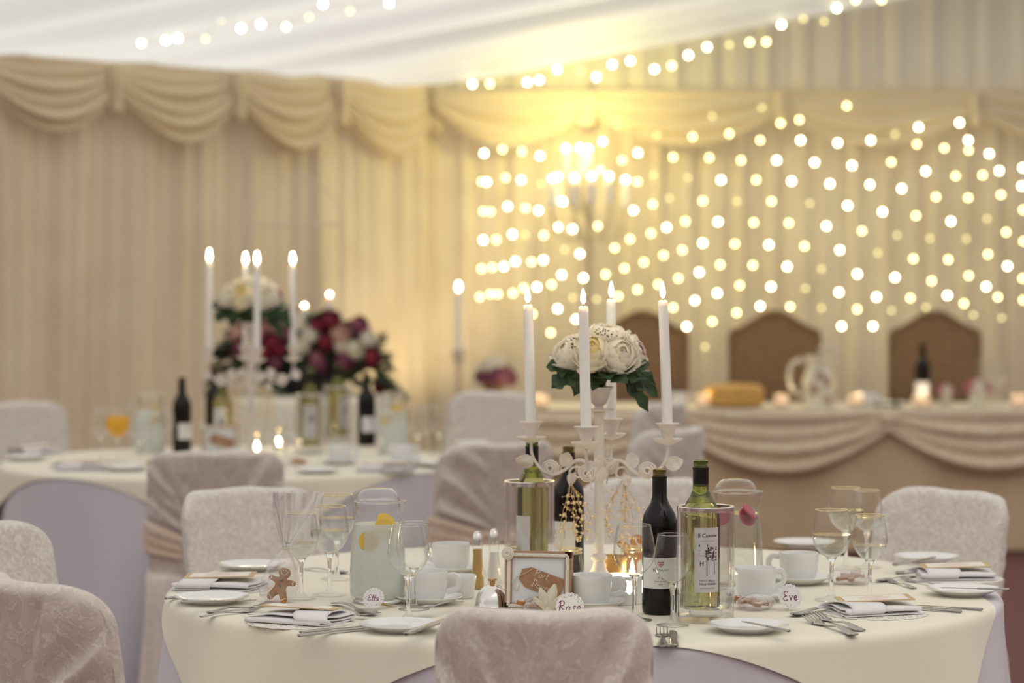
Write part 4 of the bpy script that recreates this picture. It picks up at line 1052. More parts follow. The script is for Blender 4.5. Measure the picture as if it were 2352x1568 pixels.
for i in range(120):
    a = 2*PI*i/120; q = .108*(1+.02*math.cos(a*24)); o_.append((q*math.cos(a), q*math.sin(a)))
doi = doi.prism(o_, 0, .0007).build('paper_doily', M['doily'], flat=True)
tag(doi, 'round paper doily under the napkin before the lemonade jug', 'doily', 'round paper doilies')
nk = napkin('folded white napkin with a menu, nearest the lemonade jug')
def menu(label):
    t = thing('menu_card', label, 'menu card', (0, 0, 0), 0, 'menu cards on napkins')
    MB().prism([(-.078, -.034), (.078, -.034), (.078, .034), (-.078, .034)], 0, .0016).build('tan_backing', M['card_kraft'], t, flat=True)
    f = MB().prism([(-.066, -.027), (.066, -.027), (.066, .027), (-.066, .027)], .0016, .0024).build('printed_sheet', M['paper'], t, flat=True)
    g = MB()
    for i in range(5):
        w = (.028, .05, .042, .05, .034)[i]; g.prism([(-w*.7, .017-i*.009), (w*.7, .017-i*.009), (w*.7, .019-i*.009), (-w*.7, .019-i*.009)], .0024, .0026)
    g.build('print', mat('pale_red_ink', (.70, .42, .36), .8) if 'pale_red_ink' not in bpy.data.materials else bpy.data.materials['pale_red_ink'], f, flat=True)
    return t
mn = menu('tan menu card on the napkin before the lemonade jug')
def setting(px, py, rz, labs, first=False, mrz=.2, off=(0, 0)):
    d = doi if first else dup(doi, labs[0]); n = nk if first else dup(nk, labs[1]); m_ = mn if first else dup(mn, labs[2])
    p = T(px, py); p.z = .7502
    d.location = p; d.rotation_euler = (0, 0, rz)
    n.location = p+Vector((0, 0, .001)); n.rotation_euler = (0, 0, rz)
    m_.location = p+Vector((off[0], off[1], .0285)); m_.rotation_euler = (.05, -.03, rz+mrz)
setting(690, 1428, PI-.45, None, True, .25, (.0, .012))
setting(505, 1352, -.15, ['round paper doily hanging over the table edge behind the side plate', 'folded white napkin behind the side plate at the table edge', 'tan menu card on the napkin behind the side plate at the table edge'], mrz=.1, off=(0, .012))
setting(2010, 1408, .35, ['round paper doily under the napkin before the gold rimmed glasses', 'folded white napkin before the gold rimmed glasses', 'tan menu card on the napkin before the gold rimmed glasses'], mrz=-.25, off=(0, .012))
setting(2195, 1328, .1, ['round paper doily under the farther napkin beside the table edge', 'folded white napkin farther back beside the plates at the table edge', 'tan menu card on the farther napkin beside the plates'], mrz=-.1, off=(.0, .008))

# ------------------------------------------------------------------ cutlery
fo = fork_proto().build('fork', M['cutlery'], ang=50); kn = knife_proto().build('knife', M['cutlery'], ang=50); sp = spoon_proto().build('spoon', M['cutlery'], ang=50)
tag(fo, 'x', 'fork', 'forks on the nearest table'); tag(kn, 'x', 'knife', 'knives on the nearest table'); tag(sp, 'x', 'spoon', 'spoons on the nearest table')
used = set()
def cut_at(proto, a, b, label, z=.7502, pitch=0, roll=0):
    p, q = T(a[0], a[1], z), T(b[0], b[1], z); d = q-p
    o = proto if proto.name not in used else dup(proto, label)
    used.add(proto.name); o['label'] = label
    s = max(.75, min(1.15, math.hypot(d.x, d.y)/.195))
    o.location = (p.x, p.y, z); o.rotation_euler = (roll, pitch, math.atan2(d.y, d.x)); o.scale = (s, s, s); return o
cut_at(fo, (478, 1408), (626, 1390), 'large fork lying beside the side plate at the table edge', .7502)
cut_at(fo, (462, 1418), (602, 1402), 'fork half under the large fork at the table edge', .7502)
cut_at(kn, (416, 1386), (590, 1380), 'knife lying across the side plate at the table edge', .7672)
cut_at(kn, (380, 1377), (540, 1364), 'knife between the side plate and the napkin at the table edge', .7502)
cut_at(sp, (766, 1388), (886, 1424), 'dessert spoon lying below the Ella card', .7502)
cut_at(fo, (725, 1404), (871, 1417), 'fork with raised tines lying below the Ella card', .757)
cut_at(kn, (686, 1463), (838, 1446), 'knife before the napkin and plate by the lemonade, nearer of two', .7502)
cut_at(kn, (690, 1455), (842, 1440), 'knife before the napkin and plate by the lemonade, farther of two', .7502)
cut_at(kn, (932, 1460), (1040, 1420), 'knife on the plate partly hidden by the nearest chair', .7672)
cut_at(kn, (508, 1306), (650, 1310), 'knife on the plate behind the bagged gingerbread man', .7672)
cut_at(sp, (700, 1308), (768, 1315), 'spoon lying behind the two water glasses by the cellophane bag', .7502)
cut_at(fo, (652, 1392), (702, 1396), 'fork lying just below the bagged gingerbread man', .7502)
cut_at(sp, (1062, 1384), (1000, 1394), 'spoon resting on the saucer before the lemonade jug', .766)
cut_at(kn, (1812, 1452), (1705, 1430), 'knife on the plate before the labelled white wine', .7672)
cut_at(fo, (1962, 1460), (1797, 1408), 'fork with long handle before the Eve card, nearer of two', .7502)
cut_at(fo, (1978, 1450), (1808, 1398), 'fork with long handle before the Eve card, farther of two', .7502)
cut_at(sp, (1912, 1398), (1815, 1418), 'spoon with a dark bowl crossing under the Eve card', .7502)
cut_at(fo, (1830, 1414), (1960, 1388), 'fork pointing to the gold rimmed glasses from the Eve card', .7502)
cut_at(kn, (2256, 1402), (2130, 1394), 'knife on the cloth below the farther plate, longer of two', .7502)
cut_at(kn, (2208, 1407), (2110, 1400), 'knife on the cloth below the farther plate, shorter of two', .7502)
cut_at(kn, (2318, 1356), (2160, 1352), 'knife on the plate at the table edge below the farther napkin', .7672)
cut_at(fo, (2160, 1348), (2070, 1332), 'fork beside the farther napkin, tines towards the glasses', .7502)
cut_at(fo, (2100, 1352), (2036, 1334), 'fork with upright tines just behind the gold rimmed glasses', .7502)
cut_at(kn, (2055, 1300), (2150, 1282), 'knife on the plate before the chair behind the glasses', .7672)
cut_at(kn, (2060, 1318), (2195, 1308), 'knife between the two plates nearest the farther chair', .7502)
cut_at(sp, (2100, 1326), (2010, 1338), 'spoon with a dark bowl behind the gold rimmed glasses', .7502)
cut_at(kn, (1549, 1487), (1545, 1452), 'knife pointing away from the camera beside the nearest chair', .7502)
cut_at(fo, (1522, 1487), (1520, 1452), 'fork pointing away from the camera, half hidden by the nearest chair', .7502)

# ------------------------------------------------------------------ gingerbread in bags
def ginger(label):
    t = thing('gingerbread_cookie', label, 'gingerbread', (0, 0, 0), 0, 'iced gingerbread cookies')
    pts = [(0, .062), (.009, .0605), (.014, .053), (.014, .045), (.009, .038), (.018, .036), (.031, .037), (.035, .031), (.031, .025), (.018, .022), (.014, .014), (.019, .002), (.025, -.012), (.023, -.021), (.015, -.022), (.008, -.012), (0, -.004)]
    out = [(p.x, p.y) for p in spline([(a, b, 0) for a, b in pts+[(-a, b) for a, b in pts[-2:0:-1]]+[pts[0]]], 3)][:-1]
    MB().prism(out, -.004, .004).map(lambda p: Vector((p.x, p.z, p.y+.022))).build('body', M['ginger'], t, ang=60)
    ic = MB()
    def line(ps, r=.0011): ic.tube(spline([(x, -.0048, z+.022) for x, z in ps], 4), r, 6)
    line([(-.010, .055), (-.006, .047), (0, .0445), (.006, .047), (.010, .055)]); line([(-.031, .036), (-.028, .030), (-.031, .026)]); line([(.031, .036), (.028, .030), (.031, .026)])
    line([(-.024, -.010), (-.018, -.013), (-.013, -.019)]); line([(.024, -.010), (.018, -.013), (.013, -.019)]); line([(-.004, .055), (-.0038, .0553), (-.003, .055)], .0016); line([(.004, .055), (.0038, .0553), (.003, .055)], .0016)
    ic.build('icing', M['icing'], t)
    for z in (.030, .016): MB().ball((0, -.005, z+.022), .0036, 10, 6, (1, .6, 1)).build('button', M['candy'], t)
    return t
gb = ginger('gingerbread man standing in a tall tied cellophane bag'); gb.location = T(634, 1384)+Vector((0, 0, .004)); gb.rotation_euler = (-.25, .24, -.25); gb.scale = (.86, .86, .86)
def bag(label, tall=True):
    t = thing('cellophane_bag', label, 'cellophane bag', (0, 0, 0), 0, 'cellophane bags of gingerbread')
    if tall:
        tab = [(0, .018), (.012, .040), (.05, .040), (.085, .030), (.108, .010), (.115, .006), (.122, .009), (.16, .026), (.20, .042), (.235, .052)]
        def fn(u, v):
            z = .235*v; a = 2*PI*u; w = interp(tab, z); cr = 1+.16*math.sin(a*7+z*30)*smooth((z-.07)/.03)+.08*noise.noise((a*2, z*40, 2))
            lean = .30*z+(.12*(z-.115) if z > .115 else 0)
            return Vector((w*math.cos(a)*cr+lean*.55, w*.5*math.sin(a)*cr, z))
        MB().grid(fn, 56, 40, closed=True).build('film', M['cello'], t, ang=180)
        r = MB().tube([(.019+.009*math.cos(a), .007*math.sin(a), .115) for a in [2*PI*i/16 for i in range(16)]], .0022, 6, closed=True)
        r.tube(spline([(.024, -.008, .115), (.035, -.012, .095), (.045, -.01, .07)]), .0016, 5); r.tube(spline([(.022, -.008, .115), (.04, -.01, .10), (.055, -.006, .08)]), .0016, 5); r.build('tie', M['ribbon'], t)
    else:
        def fn(u, v):
            a = 2*PI*u; x = .045*(2*v-1); q = (1-(2*v-1)**4)**.5+.02
            c = 1+.12*noise.noise((a, v*9, 1))
            return Vector((x*1.05, .034*q*math.cos(a)*c, max(.001, .014+.0165*q*math.sin(a)*c)))
        MB().grid(fn, 36, 22, closed=True).build('film', M['cello'], t, ang=180)
    return t
bg = bag('tall cellophane bag tied round the gingerbread man, flaring at the top'); bg.location = T(636, 1382); bg.rotation_euler = (0, 0, -.1)
bl = bag('small cellophane bag lying beside the Eve card', False)
def lying(px, py, rz, gl_, bl_, first=False):
    p = T(px, py); g = dup(gb, gl_, loc=p+Vector((.022*math.sin(rz), -.022*math.cos(rz), .010)), rot=(-PI/2+.15, .0, rz)); g.scale = (.85, .85, .85)
    b = bl if first else dup(bl, bl_); b.location = p+Vector((0, 0, .0005)); b.rotation_euler = (0, 0, rz+.2)
lying(1736, 1398, .9, 'gingerbread man lying in film beside the Eve card', None, True)
lying(1948, 1340, -.6, 'gingerbread man lying in film behind the gold rimmed glass of water', 'small cellophane bag lying behind the gold rimmed glass of water')
lying(1240, 1406, 1.4, 'gingerbread man lying in film before the picture frame', 'small cellophane bag lying before the picture frame')
g4 = dup(gb, 'gingerbread man leaning behind the amber candle cup', loc=P(1430, 1300, 5.92)); g4.location.z = .752; g4.rotation_euler = (-.2, .5, .2); g4.scale = (1.25, 1.25, 1.25)
rb = MB()
for (x, d, L, w, sd_) in ((-.012, -.9, .034, .022, 1), (-.004, -.35, .046, .026, 2), (.006, .25, .052, .028, 3), (.012, .8, .036, .024, 4)):
    def rf(u, v, x=x, d=d, L=L, w=w, sd_=sd_):
        k = w*(.22+.78*math.sin(PI*min(1, v*.78+.1)))*(1-.35*max(0, v-.75)*4*abs(2*u-1))
        return Vector((x*v+d*L*v*(.55+.25*v)+(u-.5)*k, -.004-.010*math.sin(PI*v)*(1-abs(2*u-1))+.004*noise.noise((u*5+sd_, v*5, sd_)), L*v*(1-.18*abs(d)*v)-.003*abs(2*u-1)))
    rb.grid(rf, 8, 12)
rb.ball((0, -.006, .003), .007, 10, 6, (1.2, .8, .8))
rb = rb.build('ribbon_bow', M['ribbon'], ang=180, solid=.0008); tag(rb, 'cream ribbon bow in front of the brown Port tag', 'bow'); rb.location = T(1258, 1414)+Vector((0, 0, .012)); rb.scale = (.85, .85, 1.1)
# ------------------------------------------------------------------ the farther table's setting
cb2 = dup(cb, 'cream candelabrum on the farther table, in front of the dark flower arrangement', loc=P(577, 800, 9.55)); cb2.location.z = .75; cb2.rotation_euler = (0, 0, .24); cb2.scale = (1.02, 1.02, 1.17)
bq2 = dup(bq, 'cream bouquet in the candelabrum on the farther table', loc=cb2.location+Vector((-.012, 0, .45*1.17)), sc=1.18)
candles(cb2.location, .24, ['lit candle on the farther candelabrum, standing nearest and in front of its bouquet', 'lit candle on the farther candelabrum, on the arm above the dark flower arrangement', 'lit candle on the farther candelabrum, just behind the front one', 'lit candle on the farther candelabrum, on the arm nearest the side wall chair'], (.335, .335, .335, .345), ((0, 0),)*4, zs=.342*1.17)
b3 = dup(b1, 'bead spray hanging from the farther candelabrum beside its stem', loc=cb2.location+Vector((.05, -.03, .28))); b4 = dup(b2, 'bead spray hanging from the farther candelabrum towards the dark bottle', loc=cb2.location+Vector((-.06, -.02, .28)))
def far(o, px, py, rz=None): return at(o, px, py, .75, rz)
far(dup(r1, 'dark wine bottle on the farther table above the sashed chair', group='wine bottles'), 418, 1040, .9)
far(dup(r1, 'dark wine bottle on the farther table behind its clear cooler', group='wine bottles'), 842, 1022, .75)
far(dup(r1, 'dark wine bottle behind the candelabrum arms of the farther table'), 492, 1012, 1.2)
c3 = dup(c1, 'clear wine cooler on the farther table before the dark wine bottle'); far(c3, 712, 1040)
w3 = dup(w1, 'white wine bottle in the cooler on the farther table', loc=c3.location+Vector((0, 0, .0265)), rz=-.2)
c4 = dup(c1, 'clear wine cooler on the farther table, behind the other cooler'); far(c4, 775, 1015)
w4 = dup(w1, 'white wine bottle in the farther of the two coolers on the farther table', loc=c4.location+Vector((0, 0, .0265)), rz=.6)
w5 = far(dup(w1, 'white wine bottle on the farther table beside the candelabrum stem'), 512, 1030, -.5)
far(dup(j1, 'lidded jug of cloudy drink at the right of the dark bottle on the farther table'.replace('at the right of', 'beside')), 902, 1042)
far(dup(j1, 'lidded jug of cloudy drink among the glasses beside the orange juice'), 345, 1040, 1)
jg = wineglass(.194, .045, .80, False, 'glass of orange juice on the farther table', 'orange_juice'); far(jg, 270, 1062)
for i, (px, py, big, lb) in enumerate([(232, 1058, 1, 'wine glass beside the orange juice, nearer the side wall'), (305, 1030, 0, 'wine glass just behind the orange juice on the farther table'), (322, 1070, 1, 'wine glass in front of the cloudy jug beside the orange juice'), (378, 1050, 0, 'wine glass between the cloudy jug and the dark bottle on the farther table'),
        (634, 1072, 1, 'wine glass on the farther table just beside the candelabrum stem'), (655, 1066, 0, 'wine glass on the farther table before its front cooler'), (960, 1055, 1, 'wine glass beside the cloudy jug on the farther table, away from the bottles'), (985, 1036, 0, 'wine glass behind the pair near the pale chair on the farther table'), (1008, 1050, 1, 'wine glass nearest the sashed chair behind the clear cooler'), (1045, 1030, 0, 'wine glass standing before the pale chair beyond the farther table'), (880, 1012, 1, 'wine glass at the back of the farther table behind the cloudy jug')]):
    far(dup(gl if big else gs, lb), px, py)
fr2 = dup(fr, 'beaded picture frame with a brown tag on the farther table'); far(fr2, 505, 1048, .15)
def farcup(px, py, lb, ls, rz):
    s = far(dup(s0, ls), px, py); dup(cpn, lb, loc=s.location+Vector((0, 0, .0055)), rz=rz)
farcup(780, 1066, 'white coffee cup below the coolers on the farther table', 'saucer under the cup below the coolers on the farther table', .2)
farcup(535, 1076, 'white coffee cup above the sashed chair on the farther table', 'saucer under the cup above the sashed chair', 2)
farcup(920, 1066, 'white coffee cup below the cloudy jug on the farther table', 'saucer under the cup below the cloudy jug', .3)
for px, py, lb in [(728, 1086, 'side plate at the front of the farther table below the coolers'), (290, 1080, 'side plate at the front of the farther table below the orange juice'), (60, 1056, 'side plate on the farther table nearest the side wall'), (960, 1070, 'side plate on the farther table below the cloudy jug'), (1085, 1024, 'side plate on the farther table before the pale chair'), (1020, 1072, 'side plate beside the sashed chair on the farther table'), (700, 1010, 'side plate at the back of the farther table behind the coolers')]:
    far(dup(p1, lb, group='side plates on the farther table'), px, py)
def farset(px, py, rz, l1, l2, l3):
    d = dup(doi, l1, group='doilies on the farther table'); n = dup(nk, l2, group='napkins on the farther table'); m_ = dup(mn, l3, group='menus on the farther table')
    p = T(px, py); p.z = .7502; d.location = p; d.rotation_euler = (0, 0, rz); n.location = p+Vector((0, 0, .001)); n.rotation_euler = (0, 0, rz); m_.location = p+Vector((0, .01, .0285)); m_.rotation_euler = (.05, -.03, rz+.2)
farset(185, 1078, .3, 'doily at the front of the farther table near the picture edge', 'napkin at the front of the farther table near the picture edge', 'menu card at the front of the farther table near the picture edge')
farset(885, 1082, -.2, 'doily at the front of the farther table below the cloudy jug', 'napkin at the front of the farther table below the cloudy jug', 'menu card at the front of the farther table below the cloudy jug')
farset(80, 1042, .8, 'doily on the farther table beside the side wall chair', 'napkin on the farther table beside the side wall chair', 'menu card on the farther table beside the side wall chair')
farset(1100, 1040, .8, 'doily on the farther table between the two chairs at its side', 'napkin on the farther table between the two chairs at its side', 'menu card on the farther table between the two chairs at its side')
for px, lb, rz in ((690, 'gingerbread man lying in film before the coolers on the farther table', .3), (345, 'gingerbread man lying in film before the jug by the orange juice', -.4)):
    p = T(px, 1070); dup(gb, lb, loc=p+Vector((0, 0, .01)), rot=(-PI/2+.15, 0, rz))
far(dup(ja, 'glass candle jar glowing beside the farther candelabrum stem'), 590, 1042)
far(dup(ja, 'glass candle jar glowing behind the glasses by the farther candelabrum'), 640, 1030)

# ------------------------------------------------------------------ flower table by the side wall
FX = P(700, 700, 12.6).x; FY = 12.6
ft = thing('side_table', 'small cloth covered table under the dark flower arrangement', 'table', (FX, FY, 0))
MB().lathe([(0, .86), (.40, .86), (.425, .853), (.44, .82), (.47, .4), (.50, .02)], 72, wob=lambda a, z: 1+.03*math.sin(a*11)*min(1, max(0, .84-z)*2)).build('cloth', M['ivory'], ft, ang=60)
MB().lathe([(0, .83), (.42, .83), (.42, .855), (0, .855)], 40).build('tabletop', M['wood'], ft)
fa = thing('flower_arrangement', 'dark leafy arrangement of red, pink and cream flowers by the side wall', 'flowers', (FX, FY, .862))
MB().lathe([(0, .0), (.10, .0), (.16, .02), (.20, .07), (.21, .12), (.20, .14), (0, .13)], 32).build('bowl', M['black'], fa)
MB().ball((-.02, 0, .20), .2, 24, 14, (1.75, .8, .95), f=lambda q: 1+.15*noise.noise(q*4)).build('moss', M['leaf'], fa, ang=180)
fol = MB(); rnd = random.Random(5)
for i in range(340):
    a = rnd.uniform(0, 2*PI); e = rnd.uniform(-.15, 1.35)
    d = Vector((math.cos(a)*math.cos(e)*1.25, math.sin(a)*math.cos(e)*.9, math.sin(e)))
    p = Vector((-.02, 0, .10))+Vector((d.x*.32, d.y*.2, d.z*.26)); q = d+Vector((rnd.uniform(-.5, .5), rnd.uniform(-.5, .5), rnd.uniform(-.6, .4)))
    L = rnd.uniform(.06, .12)
    if rnd.random() < .05: L *= 1.3
    sv = q.normalized(); up = Vector((rnd.uniform(-1, 1), rnd.uniform(-1, 1), 1)); sd_ = sv.cross(up).normalized()
    fol.grid(lambda u, v: p+sv*(L*v)+sd_*((u-.5)*L*.5*math.sin(PI*v**.8))+Vector((0, 0, -.25*L*v*v)), 2, 5)
for x0, x1, z1 in ((.30, .44, .00), (.26, .50, -.02)):
    for k in range(12):
        f = k/11; c = Vector((lerp(x0, x1, f), -.05, lerp(.18, z1, f**1.3)))
        for s_ in (-1, 1): fol.grid(lambda u, v: c+Vector(((u-.5)*.03, s_*.05*v, .02-.03*v*v)), 2, 3)
fol.build('foliage', M['leaf2'], fa, ang=180)
ROWS = [(3, .55, .25, 1.9, 0), (4, .75, .55, 1.8, .1), (5, .98, 1.0, 1.6, .4)]
kinds = [('blush',), ('red',), ('plum',), ('petal',), ('pink',), ('petal_w',)]
spots = [(548, 765, 0), (640, 745, 0), (632, 785, 1), (650, 800, 1), (700, 790, 3), (757, 783, 1), (735, 820, 4), (742, 832, 2), (792, 790, 3), (820, 800, 3), (788, 765, 0), (830, 745, 2), (640, 830, 2), (665, 765, 2), (735, 745, 1), (765, 735, 1), (545, 735, 0), (600, 760, 4), (690, 740, 5), (850, 775, 5), (800, 825, 2), (610, 810, 1), (720, 765, 5), (860, 820, 1), (560, 800, 2)]
for i, (px, py, k) in enumerate(spots):
    q = P(px, py, FY)-Vector((FX, FY, .862)); rr = 1-(q.x/.42)**2-((q.z-.14)/.36)**2
    q.y = -.20*math.sqrt(max(.05, rr))-.05
    flower(rnd.uniform(.034, .048), fa, kinds[k], 'flower', rows=ROWS, seed=i*2.7, loc=q, nrm=(q.x, q.y*1.6, q.z-.12))
for px, py in ((890, 770), (885, 885), (872, 888)):
    q = P(px, py, FY)-Vector((FX, FY, .862))
    if px < 889: flower(.035, fa, ('red',), 'flower', rows=ROWS, seed=px, loc=q, nrm=(.5, -1, .4))
tw = MB().tube([(.25, 0, .25), (.36, -.02, .27), (.385, -.03, .275)], .003, 5); 
for k in range(7): tw.grid(lambda u, v, k=k: Vector((.385, -.03, .275))+Vector(((u-.5)*.02+.03*v*math.cos(k), -.01*v, .03*v*math.sin(k))), 2, 3)
tw.build('stray_twig', M['leaf2'], fa)
def fcandle(px, ytop, ybot, Y, lb, r=1.0, first=None):
    p = P(px, ybot, Y); L = (ybot-ytop)/F*Y
    c = dup(cand, lb, loc=p, sc=(r, r, L/.29), group='candles beyond the farther table'); return c
ce = thing('iron_candelabrum', 'dark candelabrum hidden in the dark flower arrangement, holding short candles', 'candelabra', (FX, FY, .862))
mb = MB().tube([(0, 0, .1), (0, 0, .36)], .010, 8)
spotsC = [(647, 663, 705), (653, 713, 745), (699, 688, 730), (757, 663, 712)]
fl = MB().lathe([(0, 0), (.005, .004), (.013, .018), (.012, .030), (.006, .046), (0, .052)], 14)
for i, (px, yf, yb) in enumerate(spotsC):
    q = P(px, yb, FY-.05)-Vector((FX, FY, .862)); mb.tube(spline([(0, 0, .16), (q.x*.6, q.y*.5, .10+.1*q.z), (q.x, q.y, q.z-.03), (q.x, q.y, q.z)]), .007, 8)
    mb.lathe([(.0, 0), (.02, .004), (.025, .012), (0, .008)], 14, Matrix.Translation(q))
mb.build('arms', M['pewter'], ce)
for i, ((px, yf, yb), lb) in enumerate(zip(spotsC, ['short lit candle in the dark flowers, beside the farther bouquet', 'low lit candle in the dark flowers, below the other three', 'short lit candle in the dark flowers, just past the candle arm', 'short lit candle topping the dark flowers, nearest the tent corner'])):
    fcandle(px, yf+15, yb, FY-.05, lb, 1.25)
# a lit candle in a tall holder near the corner
ch = thing('candle_stand', 'tall pale candle stand before the tent corner', 'candle stand', P(1053, 800, 13.7)); ch.location.z = 0
MB().lathe([(0, 0), (.05, 0), (.05, .012), (.02, .03), (.012, .06), (.012, .95), (.03, 1.0), (.035, 1.05), (0, 1.05)], 24).build('column', M['frost'], ch)
fcandle(1053, 668, 805, 13.7, 'lit candle on the tall stand before the tent corner', 1.35)
# hoop of the wire cage on the side wall
ho = thing('wire_arch', 'faint wire arch standing before the side wall curtain', 'wire arch', P(680, 600, 13.4)); ho.location.z = 0
Y_ = 13.4; ctr = P(680, 515, Y_); R_ = 105/F*Y_
hp_ = [(R_*math.cos(a), 0, ctr.z+R_*.98*math.sin(a)) for a in [PI*i/24 for i in range(25)]]
MB().tube([(R_, 0, .05)]+hp_+[(-R_, 0, .05)], .005, 6).build('hoop', M['runner'], ho)
MB().tube([(-R_, 0, ctr.z), (R_, 0, ctr.z)], .006, 6).build('crossbar', M['runner'], ho)
MB().box((0, 0, .02), (2*R_+.1, .25, .04)).build('foot', M['pewter'], ho)

# ------------------------------------------------------------------ the long head table
HYf = 13.28; xl = (1098-CX)/F*HYf; xr = 3.3
ht = thing('head_table', 'long table along the end wall dressed in tan skirt and lace swags', 'table', ((xl+xr)/2, HYf+.375, 0))
hw = (xr-xl)/2
MB().box((0, 0, .738), (2*hw, .75, .02)).build('tabletop', M['wood'], ht, flat=True)
MB().grid(lambda u, v: Vector((-hw+2*hw*u, -.375-.012*math.sin(u*60)*(1-v)-.006*math.sin(u*23)-.01, .02+.73*v)), 220, 4).build('skirt', M['skirt'], ht, ang=180)
MB().grid(lambda u, v: Vector((-hw-.01-.01*math.sin(v*20), -.375+.75*v, .02+.73*u)), 4, 30).build('skirt', M['skirt'], ht, ang=180)
def topf(u, v):
    y = -.375-.02+.79*u
    return Vector((-hw-.01+(2*hw+.02)*v, y, .7485 if y > -.375 else .7485-(.02-(y+.395))*1.5))
MB().grid(topf, 30, 60).build('top_cloth', M['runner'], ht, ang=180)
bounds = [1070, 1555, 2038, 2520]
for i, (a, b) in enumerate(zip(bounds, bounds[1:])):
    xa = (a-CX)/F*HYf-ht.location.x; xb = (b-CX)/F*HYf-ht.location.x
    swag_mesh(None, Vector((xa, -.385, 0)), Vector((xb, -.385, 0)), Vector((0, -1, 0)), .752, .11, .345, i+3, depth=.045, folds=4).build('lace_swag', M['swag_lace'], ht, ang=180)
    kx = xb
    k = MB().ball((kx, -.43, .70), .04, 12, 8, (1.2, .6, .9)); k.lathe([(.015, .70), (.03, .64), (.01, .63)], 10, Matrix.Translation((kx, -.42, 0))); k.build('swag_knot', M['swag_lace'], ht)
def throne(px, lb):
    t = thing('high_back_chair', lb, 'chair', ((px-CX)/F*14.35, 14.35, 0), 0, 'brown high backed chairs')
    w = .25
    out = [(-w, .40), (w, .40), (w, 1.10), (w-.004, 1.125)]+[(w*(1-i/12), 1.135+.105*(.5-.5*math.cos(PI*(1-abs(1-i/12))))) for i in range(1, 24)]+[(-w+.004, 1.125), (-w, 1.10)]
    MB().prism(out, -.03, .03).map(lambda p: Vector((p.x, -p.z, p.y))).build('back', M['throne'], t, ang=50)
    ed = [(x*1.0, -.034, z) for x, z in out]; MB().tube([Vector(p) for p in ed], .012, 6, closed=True).build('carved_edge', M['throne'], t)
    MB().box((0, -.22, .43), (.5, .46, .10)).build('seat', M['throne'], t, flat=True)
    for sx in (-1, 1):
        for sy in (-.42, -.02): MB().tube([(sx*.22, sy, 0), (sx*.22, sy, .39)], .022, 8).build('leg', M['throne'], t)
    return t
throne(1475, 'brown arched chair back partly hidden by the bouquet'); throne(1778, 'brown arched chair back above the brown bread'); throne(2145, 'brown arched chair back behind the dark wine bottle on the long table')
def head(o, px, Y, rz=None):
    o.location = ((px-CX)/F*Y, Y, .75)
    if rz is not None: o.rotation_euler = (0, 0, rz)
    return o
hb = dup(r1, 'dark wine bottle with a pale label on the long table', sc=1.14); head(hb, 2119, 13.55, -.35)
br = MB().lathe([(0, 0), (.12, 0), (.150, .02), (.158, .06), (.15, .10), (.12, .118), (0, .112)], 36, wob=lambda a, z: 1+.02*math.sin(a*20)*math.sin(z*160)).build('bread_basket', M['bread'])
tag(br, 'round golden brown basket on the long table below the arched chair', 'basket'); head(br, 1688, 13.55)
def tl(px, Y, lb):
    t = thing('tealight_holder', lb, 'tealight', (0, 0, 0), 0, 'lit tealights along the long table')
    MB().lathe([(0, .001), (.032, 0), (.038, .004), (.040, .065), (.038, .066), (.036, .06), (.034, .006), (0, .005)], 24).build('cup', M['frost'], t)
    MB().lathe([(0, .006), (.030, .006), (.030, .024), (0, .023)], 20).build('wax', M['wax'], t)
    MB().lathe([(0, .022), (.006, .026), (.012, .034), (.010, .046), (.003, .058), (0, .062)], 12).build('flame', M['flame'], t, ang=180)
    head(t, px, Y); return t
t0 = tl(1617, 13.5, 'brightest tealight on the long table, beside the golden basket')
for px, Y, lb in ((1795, 13.5, 'tealight on the long table between the golden basket and the flowered jug'), (1965, 13.5, 'tealight on the long table between the flowered jug and the dark bottle'), (2113, 13.36, 'tealight on the long table just before the dark bottle, nearer of two'), (2120, 13.46, 'tealight on the long table just before the dark bottle, farther of two'), (2340, 13.5, 'tealight on the long table at the picture edge'), (1232, 13.5, 'tealight on the long table beside the first tall white candle, higher'), (1243, 13.34, 'tealight on the long table beside the first tall white candle, lower')):
    head(dup(t0, lb), px, Y)
# flowered jug
fj = thing('flowered_jug', 'cream flowered pottery jug with a loop handle on the long table', 'jug', (0, 0, 0))
MB().lathe([(0, 0), (.085, 0), (.092, .012), (.078, .03), (.082, .08), (.088, .13), (.072, .18), (.058, .215), (.066, .25), (.078, .27), (.074, .272), (.06, .25), (.052, .215), (0, .20)], 32).build('body', M['pot'], fj)
MB().tube(spline([(-.075, 0, .235), (-.115, 0, .245), (-.150, 0, .20), (-.150, 0, .13), (-.115, 0, .07), (-.080, 0, .06)]), .013, 10).build('handle', M['pot'], fj)
MB().tube(spline([(.07, 0, .22), (.10, 0, .26), (.085, 0, .305), (.04, 0, .32), (.0, 0, .30)]), .011, 10).build('scroll', M['pot'], fj)
for x, z, r in ((.03, .135, .028), (-.03, .10, .03), (.035, .035, .024), (-.005, .17, .022)): MB().ball((x, -math.sqrt(max(0, .084**2-x*x)), z), r, 12, 8, (1, .25, 1.1)).build('flower_print', M['pot_rose'], fj)
head(fj, 1880, 13.55)
for px, Y, big, lb in ((2262, 13.6, 1, 'wine glass on the long table past the dark bottle, nearer the brown chair'), (2292, 13.6, 1, 'wine glass on the long table past the dark bottle, nearer the picture edge')):
    head(dup(gl if big else gs, lb, sc=1.25), px, Y)
hc = dup(cpn, 'white cup on the long table beside the tealight before the flowered jug', sc=1.1); head(hc, 1990, 13.55)
hc = dup(cpn, 'white cup on the long table beside the brightest tealight', sc=1.1); head(hc, 1560, 13.6)
pkb = thing('small_posy', 'small pink posy in a jar on the long table beside the dark bottle', 'flowers', (0, 0, 0))
